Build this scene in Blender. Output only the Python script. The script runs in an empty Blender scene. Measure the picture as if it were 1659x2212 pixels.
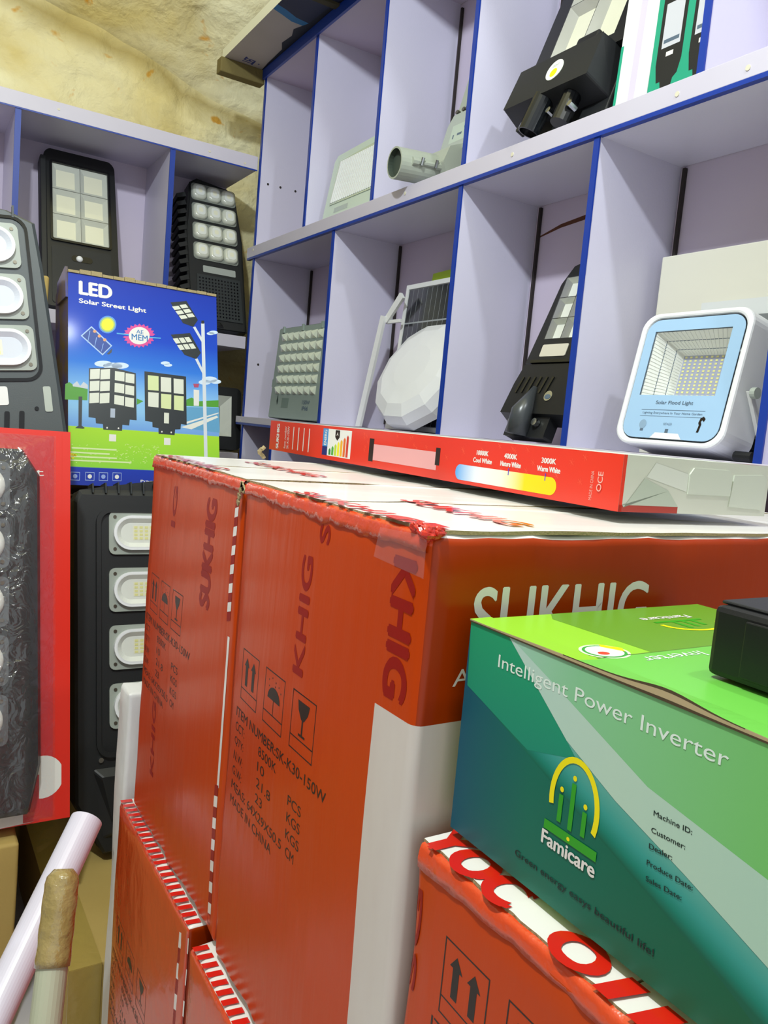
import bpy, bmesh, math, random
import numpy as np
from mathutils import Vector, Matrix, noise
random.seed(7)
S = bpy.context.scene
COL = S.collection
R = math.radians

# ------------------------------------------------------------------ camera
def rot_rows(yaw, pitch, roll):
    f = Vector((math.sin(yaw)*math.cos(pitch), math.cos(yaw)*math.cos(pitch), math.sin(pitch)))
    r = Vector((math.cos(yaw), -math.sin(yaw), 0)); u = r.cross(f)
    return (math.cos(roll)*r + math.sin(roll)*u, -math.sin(roll)*r + math.cos(roll)*u, f)
cr, cu, cf = rot_rows(R(32.08), R(-6.09), R(5.07))
cam = bpy.data.cameras.new('camera'); cam.sensor_fit = 'VERTICAL'; cam.sensor_height = 24
cam.lens = 1700/2212*24; cam.clip_start = .01
camo = bpy.data.objects.new('camera', cam); COL.objects.link(camo)
camo.matrix_world = Matrix(((cr[0], cu[0], -cf[0], 0), (cr[1], cu[1], -cf[1], 0), (cr[2], cu[2], -cf[2], 0), (0, 0, 0, 1)))
S.camera = camo

# ------------------------------------------------------------------ world, lamps, exposure
S.view_settings.view_transform = 'Standard'; S.view_settings.look = 'None'
S.view_settings.exposure = 0.72; S.view_settings.gamma = 1.0; S.view_settings.use_curve_mapping = False
w = bpy.data.worlds.new('world'); S.world = w; w.use_nodes = True
w.node_tree.nodes['Background'].inputs[0].default_value = (.93, .97, 1, 1)
w.node_tree.nodes['Background'].inputs[1].default_value = 0.55
def lamp_light(name, loc, power, size, col=(1, 1, 1)):
    l = bpy.data.lights.new(name, 'POINT'); l.energy = power; l.shadow_soft_size = size; l.color = col
    o = bpy.data.objects.new(name, l); COL.objects.link(o); o.location = loc; return o
lamp_light('ceiling_bulb', (-.22, .45, 1.42), 68, .045, (.90, .98, 1))
lamp_light('ceiling_bulb', (.70, -.02, 1.38), 18, .035, (.90, .97, 1))

# ------------------------------------------------------------------ materials
def C(h):
    h = h.lstrip('#'); c = [int(h[i:i+2], 16)/255 for i in (0, 2, 4)]
    return tuple((x/12.92 if x <= .04045 else ((x+.055)/1.055)**2.4) for x in c) + (1,)
MATS = {}
def M(name, col, rough=.5, metal=0, coat=0, bump=None, var=None, alpha=None, emit=0, spec=None):
    """bump=(scale,strength,stretch) var=(scale,amount,colour2)"""
    if name in MATS: return MATS[name]
    m = bpy.data.materials.new(name); m.use_nodes = True; nt = m.node_tree; b = nt.nodes['Principled BSDF']
    c = C(col) if isinstance(col, str) else col
    b.inputs['Base Color'].default_value = c; b.inputs['Roughness'].default_value = rough
    b.inputs['Metallic'].default_value = metal; b.inputs['Coat Weight'].default_value = coat
    b.inputs['Coat Roughness'].default_value = .12
    if spec is not None: b.inputs['Specular IOR Level'].default_value = spec
    if alpha is not None: b.inputs['Alpha'].default_value = alpha
    tc = nt.nodes.new('ShaderNodeTexCoord')
    def nz(scale, stretch=(1, 1, 1), detail=4):
        mp = nt.nodes.new('ShaderNodeMapping'); mp.inputs['Scale'].default_value = stretch
        nt.links.new(tc.outputs['Object'], mp.inputs[0])
        n = nt.nodes.new('ShaderNodeTexNoise'); n.inputs['Scale'].default_value = scale; n.inputs['Detail'].default_value = detail
        nt.links.new(mp.outputs[0], n.inputs['Vector']); return n
    if bump:
        n = nz(bump[0], bump[2] if len(bump) > 2 else (1, 1, 1))
        bp = nt.nodes.new('ShaderNodeBump'); bp.inputs['Strength'].default_value = bump[1]; bp.inputs['Distance'].default_value = bump[3] if len(bump) > 3 else .005
        nt.links.new(n.outputs['Fac'], bp.inputs['Height']); nt.links.new(bp.outputs[0], b.inputs['Normal'])
        if coat: nt.links.new(bp.outputs[0], b.inputs['Coat Normal'])
    if var:
        n = nz(var[0], var[3] if len(var) > 3 else (1, 1, 1), 6)
        rp = nt.nodes.new('ShaderNodeValToRGB'); rp.color_ramp.elements[0].position = .5-var[1]; rp.color_ramp.elements[1].position = .5+var[1]
        rp.color_ramp.elements[0].color = c; rp.color_ramp.elements[1].color = C(var[2])
        nt.links.new(n.outputs['Fac'], rp.inputs[0]); nt.links.new(rp.outputs[0], b.inputs['Base Color'])
    MATS[name] = m; return m

lilac = M('lilac_laminate', '#d0cee0', .38, bump=(260, .05), var=(1.5, .5, '#cac5da'))
lilac_bounce = M('lilac_board_red_bounce', '#c9bfd2', .5, var=(3, .4, '#c1b5ca'))  # lilac of back panels and top board, red bounce light mixed into its colour
bandm = M('pale_lilac_edge', '#c6c2d0', .4, var=(8, .5, '#bfbac9'))
blue_e = M('blue_edge_tape', '#0b3494', .4)
dark_gap = M('dark_gap', '#2b2422', .8)
black = M('black_plastic', '#0e1012', .42, bump=(900, .04))
blackm = M('black_satin', '#17191b', .5, bump=(600, .05))
blackg = M('black_gloss', '#0b0c0e', .18)
greyp = M('dark_grey_plastic', '#454c4e', .42, bump=(500, .05))
greyp2 = M('dark_grey_plastic_deep', '#2a2f31', .45)
greyl = M('light_grey_plastic', '#aab3aa', .4)
greyl2 = M('light_grey_casting', '#a6ad9f', .45)
greyd = M('grey_green_metal', '#8d9c96', .4)
lens_w = M('milky_lens', '#e6e9e2', .25, coat=.3)
lens_c = M('cream_led', '#e9e8cf', .4)
lens_b = M('bluish_lens', '#d5dbe6', .2, coat=.4)
refl = M('reflector_chrome', '#cfd2cc', .22, metal=.7)
refl_w = M('reflector_white', '#c8ccc2', .3)
led_y = M('led_yellow', '#e6e39a', .35)
plate_g = M('lens_plate', '#9da49c', .35)
screwm = M('screw_steel', '#6f6a5f', .35, metal=.8)
chrome = M('steel', '#b9bdbf', .2, metal=1)
white_p = M('white_plastic', '#e9ebee', .3)
white_m = M('white_matte', '#e4e6e4', .55)
label_w = M('white_label', '#dfe1df', .45)
cream_c = M('cream_carton', '#dcdacb', .6, var=(2, .5, '#d4d2c2'))
kraft = M('kraft_cardboard', '#b89f5e', .75, var=(7, .45, '#a88e4c'), bump=(120, .08))
kraft_g = M('kraft_taped', '#ae9850', .3, coat=.5, var=(6, .4, '#9a8340'), bump=(60, .2))
kraft_e = M('kraft_edge', '#a3936c', .8, bump=(400, .4))
ink = M('black_ink', '#1c120c', .35)
tape_r = M('dark_red_print', '#930e00', .4, coat=.06, spec=.25)
tape_rb = M('bright_red_print', '#cc1b12', .25, coat=.4)
tape_w = M('white_tape', '#e8e4e2', .25, coat=.4)
white_pr = M('white_print', '#e3e1dc', .3)
white_wd = M('white_carton_print', '#d8d3cd', .4, coat=.2, var=(9, .12, '#cdc2bb', (1, 1, .25)), bump=(12, .25, (1, 1, .3)))
yellow_p = M('yellow_print', '#f2e300', .35)
green_p = M('green_print', '#2b9d1c', .35)
lime_c = M('lime_card', '#a6c51c', .5)
pvc = M('white_pvc', '#d9d7ea', .35)
pv_cell = M('solar_cell', '#14161f', .15, coat=.6)
skyblue = M('pale_blue_face', '#9fc3e4', .3, coat=.3)
slate = M('slate_print', '#56687a', .4)

def red_carton(name, c1, c2, stretch, bs=.35, rough=.3, coat=.08):
    return M(name, c1, rough, coat=coat, spec=.25, var=(2.2, .3, c2), bump=(26, bs, stretch, .003))
red_face = red_carton('glossy_orange_red_carton', '#c64400', '#ba3a00', (.4, 1.6, .10), .3)
red_shaded = red_carton('glossy_orange_red_carton_shaded', '#a63602', '#942c00', (1.2, .4, .15), .25)  # darker copy of red_face: side faces' shade and dark reflection put into colour
red_wrap = M('plastic_wrapped_orange_carton', '#cc3c0c', .25, coat=.35, bump=(24, .35, (1, 1, .8), .006))
red_edge = M('red_orange_tape_edge', '#d84a20', .22, coat=.7, bump=(55, .5, (1, 1, 1), .004))
white_top = M('white_carton_top', '#e9e6e2', .35, coat=.3, var=(5, .3, '#e2dedb'))
thin_red = M('thin_box_red', '#e2371f', .28, coat=.4, var=(3, .4, '#dc2f1a'))
thin_white = M('thin_box_white', '#cfd2c6', .4, var=(6, .4, '#c5c9bb'), bump=(18, .3))

def grad_mat(name, stops, axis='Z', lo=0, hi=1, rough=.42, coat=.12, direction=None, noise_amt=0):
    if name in MATS: return MATS[name]
    m = bpy.data.materials.new(name); m.use_nodes = True; nt = m.node_tree; b = nt.nodes['Principled BSDF']
    b.inputs['Roughness'].default_value = rough; b.inputs['Coat Weight'].default_value = coat; b.inputs['Coat Roughness'].default_value = .1; b.inputs['Specular IOR Level'].default_value = .3
    tc = nt.nodes.new('ShaderNodeTexCoord'); d = direction or {'X': (1, 0, 0), 'Y': (0, 1, 0), 'Z': (0, 0, 1)}[axis]
    dot = nt.nodes.new('ShaderNodeVectorMath'); dot.operation = 'DOT_PRODUCT'; dot.inputs[1].default_value = d
    nt.links.new(tc.outputs['Object'], dot.inputs[0])
    mr = nt.nodes.new('ShaderNodeMapRange'); mr.inputs[1].default_value = lo; mr.inputs[2].default_value = hi
    nt.links.new(dot.outputs['Value'], mr.inputs[0])
    rp = nt.nodes.new('ShaderNodeValToRGB'); e = rp.color_ramp.elements
    e[0].position = stops[0][0]; e[0].color = C(stops[0][1]); e[1].position = stops[-1][0]; e[1].color = C(stops[-1][1])
    for p, c in stops[1:-1]: k = e.new(p); k.color = C(c)
    nt.links.new(mr.outputs[0], rp.inputs[0]); nt.links.new(rp.outputs[0], b.inputs['Base Color'])
    MATS[name] = m; return m

def film_mat():
    m = bpy.data.materials.new('clear_plastic_film'); m.use_nodes = True; nt = m.node_tree
    nt.nodes.remove(nt.nodes['Principled BSDF']); out = nt.nodes['Material Output']
    tr = nt.nodes.new('ShaderNodeBsdfTransparent'); gl = nt.nodes.new('ShaderNodeBsdfGlossy'); df = nt.nodes.new('ShaderNodeBsdfDiffuse')
    gl.inputs['Roughness'].default_value = .12; df.inputs[0].default_value = (.8, .82, .84, 1)
    tc = nt.nodes.new('ShaderNodeTexCoord'); n = nt.nodes.new('ShaderNodeTexNoise'); n.inputs['Scale'].default_value = 30; n.inputs['Distortion'].default_value = 1.6
    nt.links.new(tc.outputs['Object'], n.inputs['Vector'])
    bp = nt.nodes.new('ShaderNodeBump'); bp.inputs['Strength'].default_value = .9; bp.inputs['Distance'].default_value = .008
    nt.links.new(n.outputs['Fac'], bp.inputs['Height']); nt.links.new(bp.outputs[0], gl.inputs['Normal'])
    m1 = nt.nodes.new('ShaderNodeMixShader'); m1.inputs[0].default_value = .075
    m2 = nt.nodes.new('ShaderNodeMixShader'); m2.inputs[0].default_value = .02
    nt.links.new(tr.outputs[0], m1.inputs[1]); nt.links.new(gl.outputs[0], m1.inputs[2])
    nt.links.new(m1.outputs[0], m2.inputs[1]); nt.links.new(df.outputs[0], m2.inputs[2]); nt.links.new(m2.outputs[0], out.inputs[0])
    return m
film = film_mat()
def glass_mat(name, g, d):
    m = bpy.data.materials.new(name); m.use_nodes = True; nt = m.node_tree
    nt.nodes.remove(nt.nodes['Principled BSDF']); out = nt.nodes['Material Output']
    tr = nt.nodes.new('ShaderNodeBsdfTransparent'); gl = nt.nodes.new('ShaderNodeBsdfGlossy'); gl.inputs['Roughness'].default_value = .06
    df = nt.nodes.new('ShaderNodeBsdfDiffuse'); df.inputs[0].default_value = (.85, .87, .85, 1)
    m1 = nt.nodes.new('ShaderNodeMixShader'); m1.inputs[0].default_value = g
    m2 = nt.nodes.new('ShaderNodeMixShader'); m2.inputs[0].default_value = d
    nt.links.new(tr.outputs[0], m1.inputs[1]); nt.links.new(gl.outputs[0], m1.inputs[2])
    nt.links.new(m1.outputs[0], m2.inputs[1]); nt.links.new(df.outputs[0], m2.inputs[2]); nt.links.new(m2.outputs[0], out.inputs[0])
    return m
glass = glass_mat('clear_cover_glass', .06, .025)

def plaster_mat():
    m = bpy.data.materials.new('stained_yellow_plaster'); m.use_nodes = True; nt = m.node_tree; b = nt.nodes['Principled BSDF']
    b.inputs['Roughness'].default_value = .85
    tc = nt.nodes.new('ShaderNodeTexCoord')
    def N(s, det=6, dist=0):
        n = nt.nodes.new('ShaderNodeTexNoise'); n.inputs['Scale'].default_value = s; n.inputs['Detail'].default_value = det; n.inputs['Distortion'].default_value = dist
        nt.links.new(tc.outputs['Object'], n.inputs['Vector']); return n
    def ramp(src, p0, c0, p1, c1):
        r = nt.nodes.new('ShaderNodeValToRGB'); e = r.color_ramp.elements; e[0].position = p0; e[1].position = p1; e[0].color = c0; e[1].color = c1
        nt.links.new(src, r.inputs[0]); return r
    base = ramp(N(2.6, 6, .6).outputs['Fac'], .35, C('#ece8c4'), .70, C('#cdba74'))
    st = ramp(N(11, 3, .4).outputs['Fac'], .635, (0, 0, 0, 1), .70, (1, 1, 1, 1))
    mx = nt.nodes.new('ShaderNodeMixRGB'); nt.links.new(st.outputs[0], mx.inputs[0]); nt.links.new(base.outputs[0], mx.inputs[1]); mx.inputs[2].default_value = C('#d0952a')
    # brown seep stain running down along the line where wall and ceiling meet
    dt = nt.nodes.new('ShaderNodeVectorMath'); dt.operation = 'DOT_PRODUCT'; dt.inputs[1].default_value = (.233, 0, 1); nt.links.new(tc.outputs['Object'], dt.inputs[0])
    ad = nt.nodes.new('ShaderNodeMath'); ad.operation = 'MULTIPLY_ADD'; ad.inputs[1].default_value = .16; nt.links.new(N(4, 5).outputs['Fac'], ad.inputs[0]); nt.links.new(dt.outputs['Value'], ad.inputs[2])
    sb = nt.nodes.new('ShaderNodeMath'); sb.operation = 'SUBTRACT'; sb.inputs[1].default_value = 1.40; nt.links.new(ad.outputs[0], sb.inputs[0])
    ab = nt.nodes.new('ShaderNodeMath'); ab.operation = 'ABSOLUTE'; nt.links.new(sb.outputs[0], ab.inputs[0])
    br_ = ramp(ab.outputs[0], .0, (.75, .75, .75, 1), .075, (0, 0, 0, 1))
    mx2 = nt.nodes.new('ShaderNodeMixRGB'); nt.links.new(br_.outputs[0], mx2.inputs[0]); nt.links.new(mx.outputs[0], mx2.inputs[1]); mx2.inputs[2].default_value = C('#94803f')
    nt.links.new(mx2.outputs[0], b.inputs['Base Color'])
    bp = nt.nodes.new('ShaderNodeBump'); bp.inputs['Strength'].default_value = .8; bp.inputs['Distance'].default_value = .04
    nt.links.new(N(9, 10, .3).outputs['Fac'], bp.inputs['Height']); nt.links.new(bp.outputs[0], b.inputs['Normal'])
    return m
plaster = plaster_mat()

# ------------------------------------------------------------------ mesh builder
V = Vector
class Fr:                       # a local drawing frame: origin, right, up, outward normal
    def __init__(s, o, u=(1, 0, 0), v=(0, 0, 1), n=(0, -1, 0)):
        s.o, s.u, s.v, s.n = V(o), V(u), V(v), V(n)
    def p(s, x, y, h=0): return s.o + s.u*x + s.v*y + s.n*h
    def at(s, x, y, h=0): return Fr(s.p(x, y, h), s.u, s.v, s.n)
    def turn(s, a):
        c, d = math.cos(a), math.sin(a); return Fr(s.o, s.u*c+s.v*d, s.v*c-s.u*d, s.n)
F0 = Fr((0, 0, 0))
_tc = {}
def text_geo(t, bold):
    k = (t, bold)
    if k not in _tc:
        cu_ = bpy.data.curves.new('t', 'FONT'); cu_.body = t; cu_.size = 1; cu_.offset = bold; cu_.fill_mode = 'FRONT'; cu_.resolution_u = 5
        o = bpy.data.objects.new('t', cu_); COL.objects.link(o)
        dg = bpy.context.evaluated_depsgraph_get(); me = bpy.data.meshes.new_from_object(o.evaluated_get(dg))
        vs = [tuple(v.co) for v in me.vertices]; fs = [tuple(p.vertices) for p in me.polygons]
        bpy.data.objects.remove(o); bpy.data.curves.remove(cu_); bpy.data.meshes.remove(me)
        _tc[k] = (vs, fs)
    return _tc[k]
def rrect(w, h, r, n=5, cx=0, cy=0):
    r = min(r, w/2-1e-5, h/2-1e-5); P = []
    for (sx, sy, a0) in ((1, 1, 0), (-1, 1, 90), (-1, -1, 180), (1, -1, 270)):
        for i in range(n+1):
            a = R(a0+90*i/n); P.append((cx+sx*(w/2-r)+r*math.cos(a), cy+sy*(h/2-r)+r*math.sin(a)))
    return P
def ell(rx, ry, n=24, cx=0, cy=0): return [(cx+rx*math.cos(2*math.pi*i/n), cy+ry*math.sin(2*math.pi*i/n)) for i in range(n)]
class MB:
    def __init__(s): s.v, s.f, s.m, s.mats = [], [], [], []
    def mi(s, m):
        if m not in s.mats: s.mats.append(m)
        return s.mats.index(m)
    def face(s, pts, mat):
        i = len(s.v); s.v += [tuple(p) for p in pts]; s.f.append(tuple(range(i, i+len(pts)))); s.m.append(s.mi(mat)); return s
    def geo(s, vs, fs, mat):
        i = len(s.v); s.v += [tuple(p) for p in vs]; k = s.mi(mat)
        for f in fs: s.f.append(tuple(i+j for j in f)); s.m.append(k)
        return s
    def box(s, x0, x1, y0, y1, z0, z1, mat):
        vs = [(x, y, z) for x in (x0, x1) for y in (y0, y1) for z in (z0, z1)]
        return s.geo(vs, [(0, 1, 3, 2), (4, 6, 7, 5), (0, 4, 5, 1), (2, 3, 7, 6), (0, 2, 6, 4), (1, 5, 7, 3)], mat)
    def flat(s, F, pts, mat, h=.0004):
        if 0 < h < .0025: h *= .3
        return s.face([F.p(x, y, h) for x, y in pts], mat)
    def rect(s, F, x0, x1, y0, y1, mat, h=.0004): return s.flat(F, [(x0, y0), (x1, y0), (x1, y1), (x0, y1)], mat, h)
    def prism(s, F, pts, h0, h1, mat, side=None, top=None):
        n = len(pts); top = top or pts
        a = [F.p(x, y, h0) for x, y in pts]; b = [F.p(x, y, h1) for x, y in top]
        s.geo(a+b, [tuple(range(n, 2*n)), tuple(range(n-1, -1, -1))], mat)
        s.geo(a+b, [(i, (i+1) % n, n+(i+1) % n, n+i) for i in range(n)], side or mat); return s
    def ring(s, F, out, inn, h0, h1, mat):     # frame between two outlines with the same count
        n = len(out); A = [F.p(x, y, h0) for x, y in out]; B = [F.p(x, y, h1) for x, y in out]; Cc = [F.p(x, y, h1) for x, y in inn]; D = [F.p(x, y, h0) for x, y in inn]
        fs = []
        for i in range(n):
            j = (i+1) % n; fs += [(i, j, n+j, n+i), (n+i, n+j, 2*n+j, 2*n+i), (2*n+i, 2*n+j, 3*n+j, 3*n+i)]
        return s.geo(A+B+Cc+D, fs, mat)
    def dish(s, F, out, inn, h0, h1, mat, mat2=None, close=True):   # sloped walls from out(h0) to inn(h1), closed by inn
        n = len(out); s.geo([F.p(x, y, h0) for x, y in out]+[F.p(x, y, h1) for x, y in inn], [(i, (i+1) % n, n+(i+1) % n, n+i) for i in range(n)], mat)
        return s.flat(F, inn, mat2 or mat, h1) if close else s
    def tube(s, pts, r, mat, n=20, cap=True, hollow=0, inner=None):
        pts = [V(p) for p in pts]; rs = r if isinstance(r, (list, tuple)) else [r]*len(pts)
        rings = []
        for i, p in enumerate(pts):
            d = (pts[min(i+1, len(pts)-1)]-pts[max(i-1, 0)]).normalized()
            a = d.orthogonal().normalized() if i == 0 else (a - d*a.dot(d)).normalized()
            b = d.cross(a); rings.append([p+(a*math.cos(t)+b*math.sin(t))*rs[i] for t in [2*math.pi*k/n for k in range(n)]])
        vs = [q for rg in rings for q in rg]; fs = []
        for i in range(len(pts)-1):
            for k in range(n): fs.append((i*n+k, i*n+(k+1) % n, (i+1)*n+(k+1) % n, (i+1)*n+k))
        if cap and not hollow: fs += [tuple(range(n-1, -1, -1)), tuple(range((len(pts)-1)*n, len(pts)*n))]
        s.geo(vs, fs, mat)
        if hollow:
            for e, (i0, i1) in enumerate(((0, 1), (len(pts)-1, len(pts)-2))):
                c = pts[i0]; inn = [c+(q-c)*(1-hollow/rs[i0]) for q in rings[i0]]; d = (pts[i1]-pts[i0]).normalized()*min((pts[i1]-pts[i0]).length*.9, rs[i0]*4)
                deep = [q+d for q in inn]
                s.geo(rings[i0]+inn, [(k, (k+1) % n, n+(k+1) % n, n+k) for k in range(n)], mat)
                s.geo(inn+deep, [(k, (k+1) % n, n+(k+1) % n, n+k) for k in range(n)]+[tuple(range(n, 2*n))], inner or mat)
        return s
    def text(s, F, t, x0, x1, y0, y1, mat, h=.0005, bold=0.0, dist=True):
        vs, fs = text_geo(t, 0)
        if not vs: return s
        if bold:
            d = bold*1.5*(y1-y0)
            for q in (-d, d): s.text(F, t, x0+q, x1+q, y0, y1, mat, h+(.00008 if q > 0 else .00004))
            for q in (-d*.7, d*.7): s.text(F, t, x0, x1, y0+q, y1+q, mat, h+(.00006 if q > 0 else .00002))
        if 0 < h < .0025: h *= .3
        xs = [v[0] for v in vs]; ys = [v[1] for v in vs]; ax, bx, ay, by = min(xs), max(xs), min(ys), max(ys)
        return s.geo([F.p(x0+(v[0]-ax)/(bx-ax)*(x1-x0), y0+(v[1]-ay)/(by-ay)*(y1-y0), h) for v in vs], fs, mat)
    def dome(s, F, out, h, mat, k=5, power=.5, h0=0):
        n = len(out); cx = sum(p[0] for p in out)/n; cy = sum(p[1] for p in out)/n; vs = []; fs = []
        for i in range(k):
            t = i/k; sc = math.cos(t*math.pi/2)**power if power != 1 else math.cos(t*math.pi/2)
            vs += [F.p(cx+(x-cx)*sc, cy+(y-cy)*sc, h0+h*math.sin(t*math.pi/2)) for x, y in out]
        vs.append(F.p(cx, cy, h0+h))
        for i in range(k-1):
            for j in range(n): fs.append((i*n+j, i*n+(j+1) % n, (i+1)*n+(j+1) % n, (i+1)*n+j))
        for j in range(n): fs.append(((k-1)*n+j, (k-1)*n+(j+1) % n, k*n))
        return s.geo(vs, fs, mat)
    def warp(s, fn): s.v = [tuple(fn(V(p))) for p in s.v]; return s
    def build(s, name, parent=None, bevel=0, smooth=False, fix=True, weld=False):
        me = bpy.data.meshes.new(name); me.from_pydata(s.v, [], s.f)
        for m in s.mats: me.materials.append(m)
        me.polygons.foreach_set('material_index', s.m)
        if fix or weld:
            bm = bmesh.new(); bm.from_mesh(me)
            if weld: bmesh.ops.remove_doubles(bm, verts=bm.verts, dist=1e-5)
            if weld or (fix and bevel): bmesh.ops.recalc_face_normals(bm, faces=bm.faces)
            bm.to_mesh(me); bm.free()
        if smooth:
            for p in me.polygons: p.use_smooth = True
        o = bpy.data.objects.new(name, me); COL.objects.link(o)
        if parent: o.parent = parent
        if bevel:
            b = o.modifiers.new('bevel', 'BEVEL'); b.width = bevel; b.segments = 2; b.limit_method = 'ANGLE'; b.angle_limit = R(40)
        return o
def thing(name, label, cat, loc=(0, 0, 0), rz=0, lean=0, roll=0, group=None):
    o = bpy.data.objects.new(name, None); COL.objects.link(o); o.empty_display_size = .05
    o.location = loc; o.rotation_euler = (-lean, roll, rz); o['label'] = label; o['category'] = cat
    if group: o['group'] = group
    return o
def tag(o, label, cat, group=None):
    o['label'] = label; o['category'] = cat
    if group: o['group'] = group
    return o
def struct(o): o['kind'] = 'structure'; return o
FACE_W = R(-90)     # turns a thing built facing -Y so that it faces -X
FLOOR = -1.08

# ------------------------------------------------------------------ room
tile = M('pale_pink_floor_tile', '#c8c4c8', .35, var=(1.2, .4, '#b8b4b8'))
wallm = M('dull_wall_paint', '#8d8580', .7)
struct(MB().box(-1.9, 1.35, -1.6, 3.1, FLOOR-.05, FLOOR, tile).build('floor'))
def rough_sheet(name, P, nu, nv, amp, mat, thick):
    vs, fs = [], []
    for j in range(nv+1):
        for i in range(nu+1):
            p = V(P(i/nu, j/nv)); q = noise.fractal(p*3.1, 1.0, 2.0, 4)*amp + noise.noise(p*9)*amp*.35
            vs.append(p + thick*q)
    for j in range(nv):
        for i in range(nu): a = j*(nu+1)+i; fs.append((a, a+1, a+nu+2, a+nu+1))
    mb = MB(); mb.geo(vs, fs, mat); o = mb.build(name, smooth=True); return struct(o)
ZC = 1.10                      # height where the plaster wall meets the sloping ceiling
rough_sheet('wall_back', lambda a, b: (-1.9+3.3*a, 2.93, FLOOR+(1.36-.233*(-1.9+3.3*a)-FLOOR)*b), 90, 60, .035, plaster, V((0, -1, .2)))
rough_sheet('ceiling', lambda a, b: (-1.9+3.3*a, 3.02-4.6*b, 1.29-.233*(-1.9+3.3*a)*(1-b)+1.0*(1-(1-min(b*2.2, 1))**2)), 90, 110, .035, plaster, V((0, -.2, -1)))
struct(MB().box(1.26, 1.31, -1.6, 3.1, FLOOR, 2.0, wallm).build('wall_right'))
struct(MB().box(-1.95, -1.9, -1.6, 3.1, FLOOR, 2.0, wallm).build('wall_left'))

# ------------------------------------------------------------------ right-hand shelving (faces -X)
sh = thing('display_shelving', 'large lilac pigeonhole shelving with blue edges along the right wall', 'shelving', (1.0, 1.0, FLOOR))
def w2l(o): return V(o.location)
def part(mb, name, root, **k):
    o = w2l(root); mb.v = [tuple(V(p)-o) for p in mb.v]; return mb.build(name, root, **k)
Yf = 2.55; Yn = .20
part(MB().box(1.213, 1.22, Yn, Yf, FLOOR, 1.12, lilac_bounce), 'back_panel', sh)
for y in (2.55-.012, 1.98-.012, 1.40-.012, 1.02-.012): part(MB().box(1.205, 1.212, y-.006, y, .01, .515, dark_gap), 'corner_gap', sh)
for y in (1.78-.012, 1.40-.012): part(MB().box(1.205, 1.212, y-.005, y, .57, 1.08, dark_gap), 'corner_gap', sh)
def board(z0, z1, name='shelf_board', under=True):
    b = part(MB().box(1.006, 1.212, Yn, Yf, z0, z1-.001, lilac), name, sh)
    e = MB().box(.996, 1.006, Yn, 2.605, z0+.006, z1, bandm); e = part(e, 'front_band', b if False else sh, bevel=.001)
    t = part(MB().box(.9955, 1.0065, Yn, 2.60, z0-.001, z0+.006, blue_e), 'blue_trim', sh)
board(.520, .560); board(-.031, -.004); board(-.56, -.53)
part(MB().box(.998, 1.212, Yn, Yf+.004, 1.095, 1.115, lilac_bounce), 'top_board', sh)
part(MB().box(.990, .998, Yn, Yf+.006, 1.088, 1.118, blue_e), 'blue_trim', sh)
def divider(y, z0, z1, t=.010):
    d = part(MB().box(1.002, 1.212, y-t/2, y+t/2, z0, z1, lilac), 'divider', sh)
    o = w2l(sh); e = MB().box(.9985, 1.002, y-t/2-.001, y+t/2+.001, z0, z1, blue_e); e.v = [tuple(V(p)-o) for p in e.v]; e.build('blue_edge', d)
for y in (2.55, 2.175, 1.785, 1.405, .826, .44): divider(y, .560, 1.095)
for y in (2.55, 1.98, 1.405, 1.022, .65, .30): divider(y, -.004, .520)
for y in (2.55, 2.30, 1.70, 1.0, .5): divider(y, -.53, -.031)
for y, z in ((2.557, 0), ):
    pass
for (y, z) in ((1.24, .542), (.86, .540), (2.55, .547), (.742, .530+.01), (2.56, -.018), (1.62, .545)):
    part(MB().prism(Fr((.996, y, z), (0, -1, 0), (0, 0, 1), (-1, 0, 0)), ell(.004, .004, 12), 0, .0012, M('cream_screw_cap', '#cfcab4', .5)), 'screw_cap', sh)
for k, (x, z) in enumerate(((1.03, .765), (1.075, .765), (1.13, .765), (1.04, .175))):
    part(MB().prism(Fr((x, 2.5448, z)), ell(.004, .004, 12), 0, .0003, dark_gap), 'peg_hole', sh)
# torn strip on the back panel of the third lower compartment
part(MB().flat(Fr((1.2128, 0, 0), (0, -1, 0), (0, 0, 1), (-1, 0, 0)), [(-1.39, .450), (-1.32, .462), (-1.24, .468), (-1.15, .462), (-1.05, .458), (-1.05, .461), (-1.16, .468), (-1.24, .478), (-1.32, .470), (-1.39, .453)], M('torn_brown', '#5b3522', .9)), 'torn_edge', sh)

# cornice board overhanging the shelving
cor = thing('cornice_board', 'reused white sign board overhanging the top of the right shelving', 'board', (.93, 1.4, 1.118))
under = M('sign_board_white', '#b9b2ae', .6, var=(5, .4, '#a79f99'))
cb = MB().box(.862, 1.0, .2, 2.585, 1.120, 1.150, M('cream_board_edge', '#e0e0c8', .6))
Fu = Fr((.862, 2.585, 1.1195), (0, -1, 0), (1, 0, 0), (0, 0, -1))
cb.rect(Fu, 0.0, 2.385, 0, .138, under, .0002)
cb.flat(Fu, [(.435, 0), (.425, .03), (.405, .07), (.395, .138), (1.3, .138), (1.3, 0)], M('navy_print', '#101c3c', .6), .0006)
cb.flat(Fu, [(.405, 0), (.393, .03), (.375, .07), (.375, .138), (.395, .138), (.405, .07), (.425, .03), (.435, 0)], M('cyan_print', '#1c6fa8', .6), .0006)
cb.flat(Fu, [(.0, .128), (.08, .122), (.2, .118), (.24, .1), (.30, .105), (.34, .092), (.40, .112), (.5, .116), (.7, .138), (0, .138)], M('dark_navy_strip', '#0a1226', .6), .0009)  # irregular dark strip along the shelf side of the underside
cb.text(Fu.turn(0), 'TEL', .035, .075, .052, .088, M('blue_letters', '#22327a', .6), .001, .02)
cb.text(Fu.turn(0), '.', .05, .056, .10, .106, M('blue_letters', '#22327a', .6), .001, .02)
part(cb, 'sign_panel', cor, bevel=.001)
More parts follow.
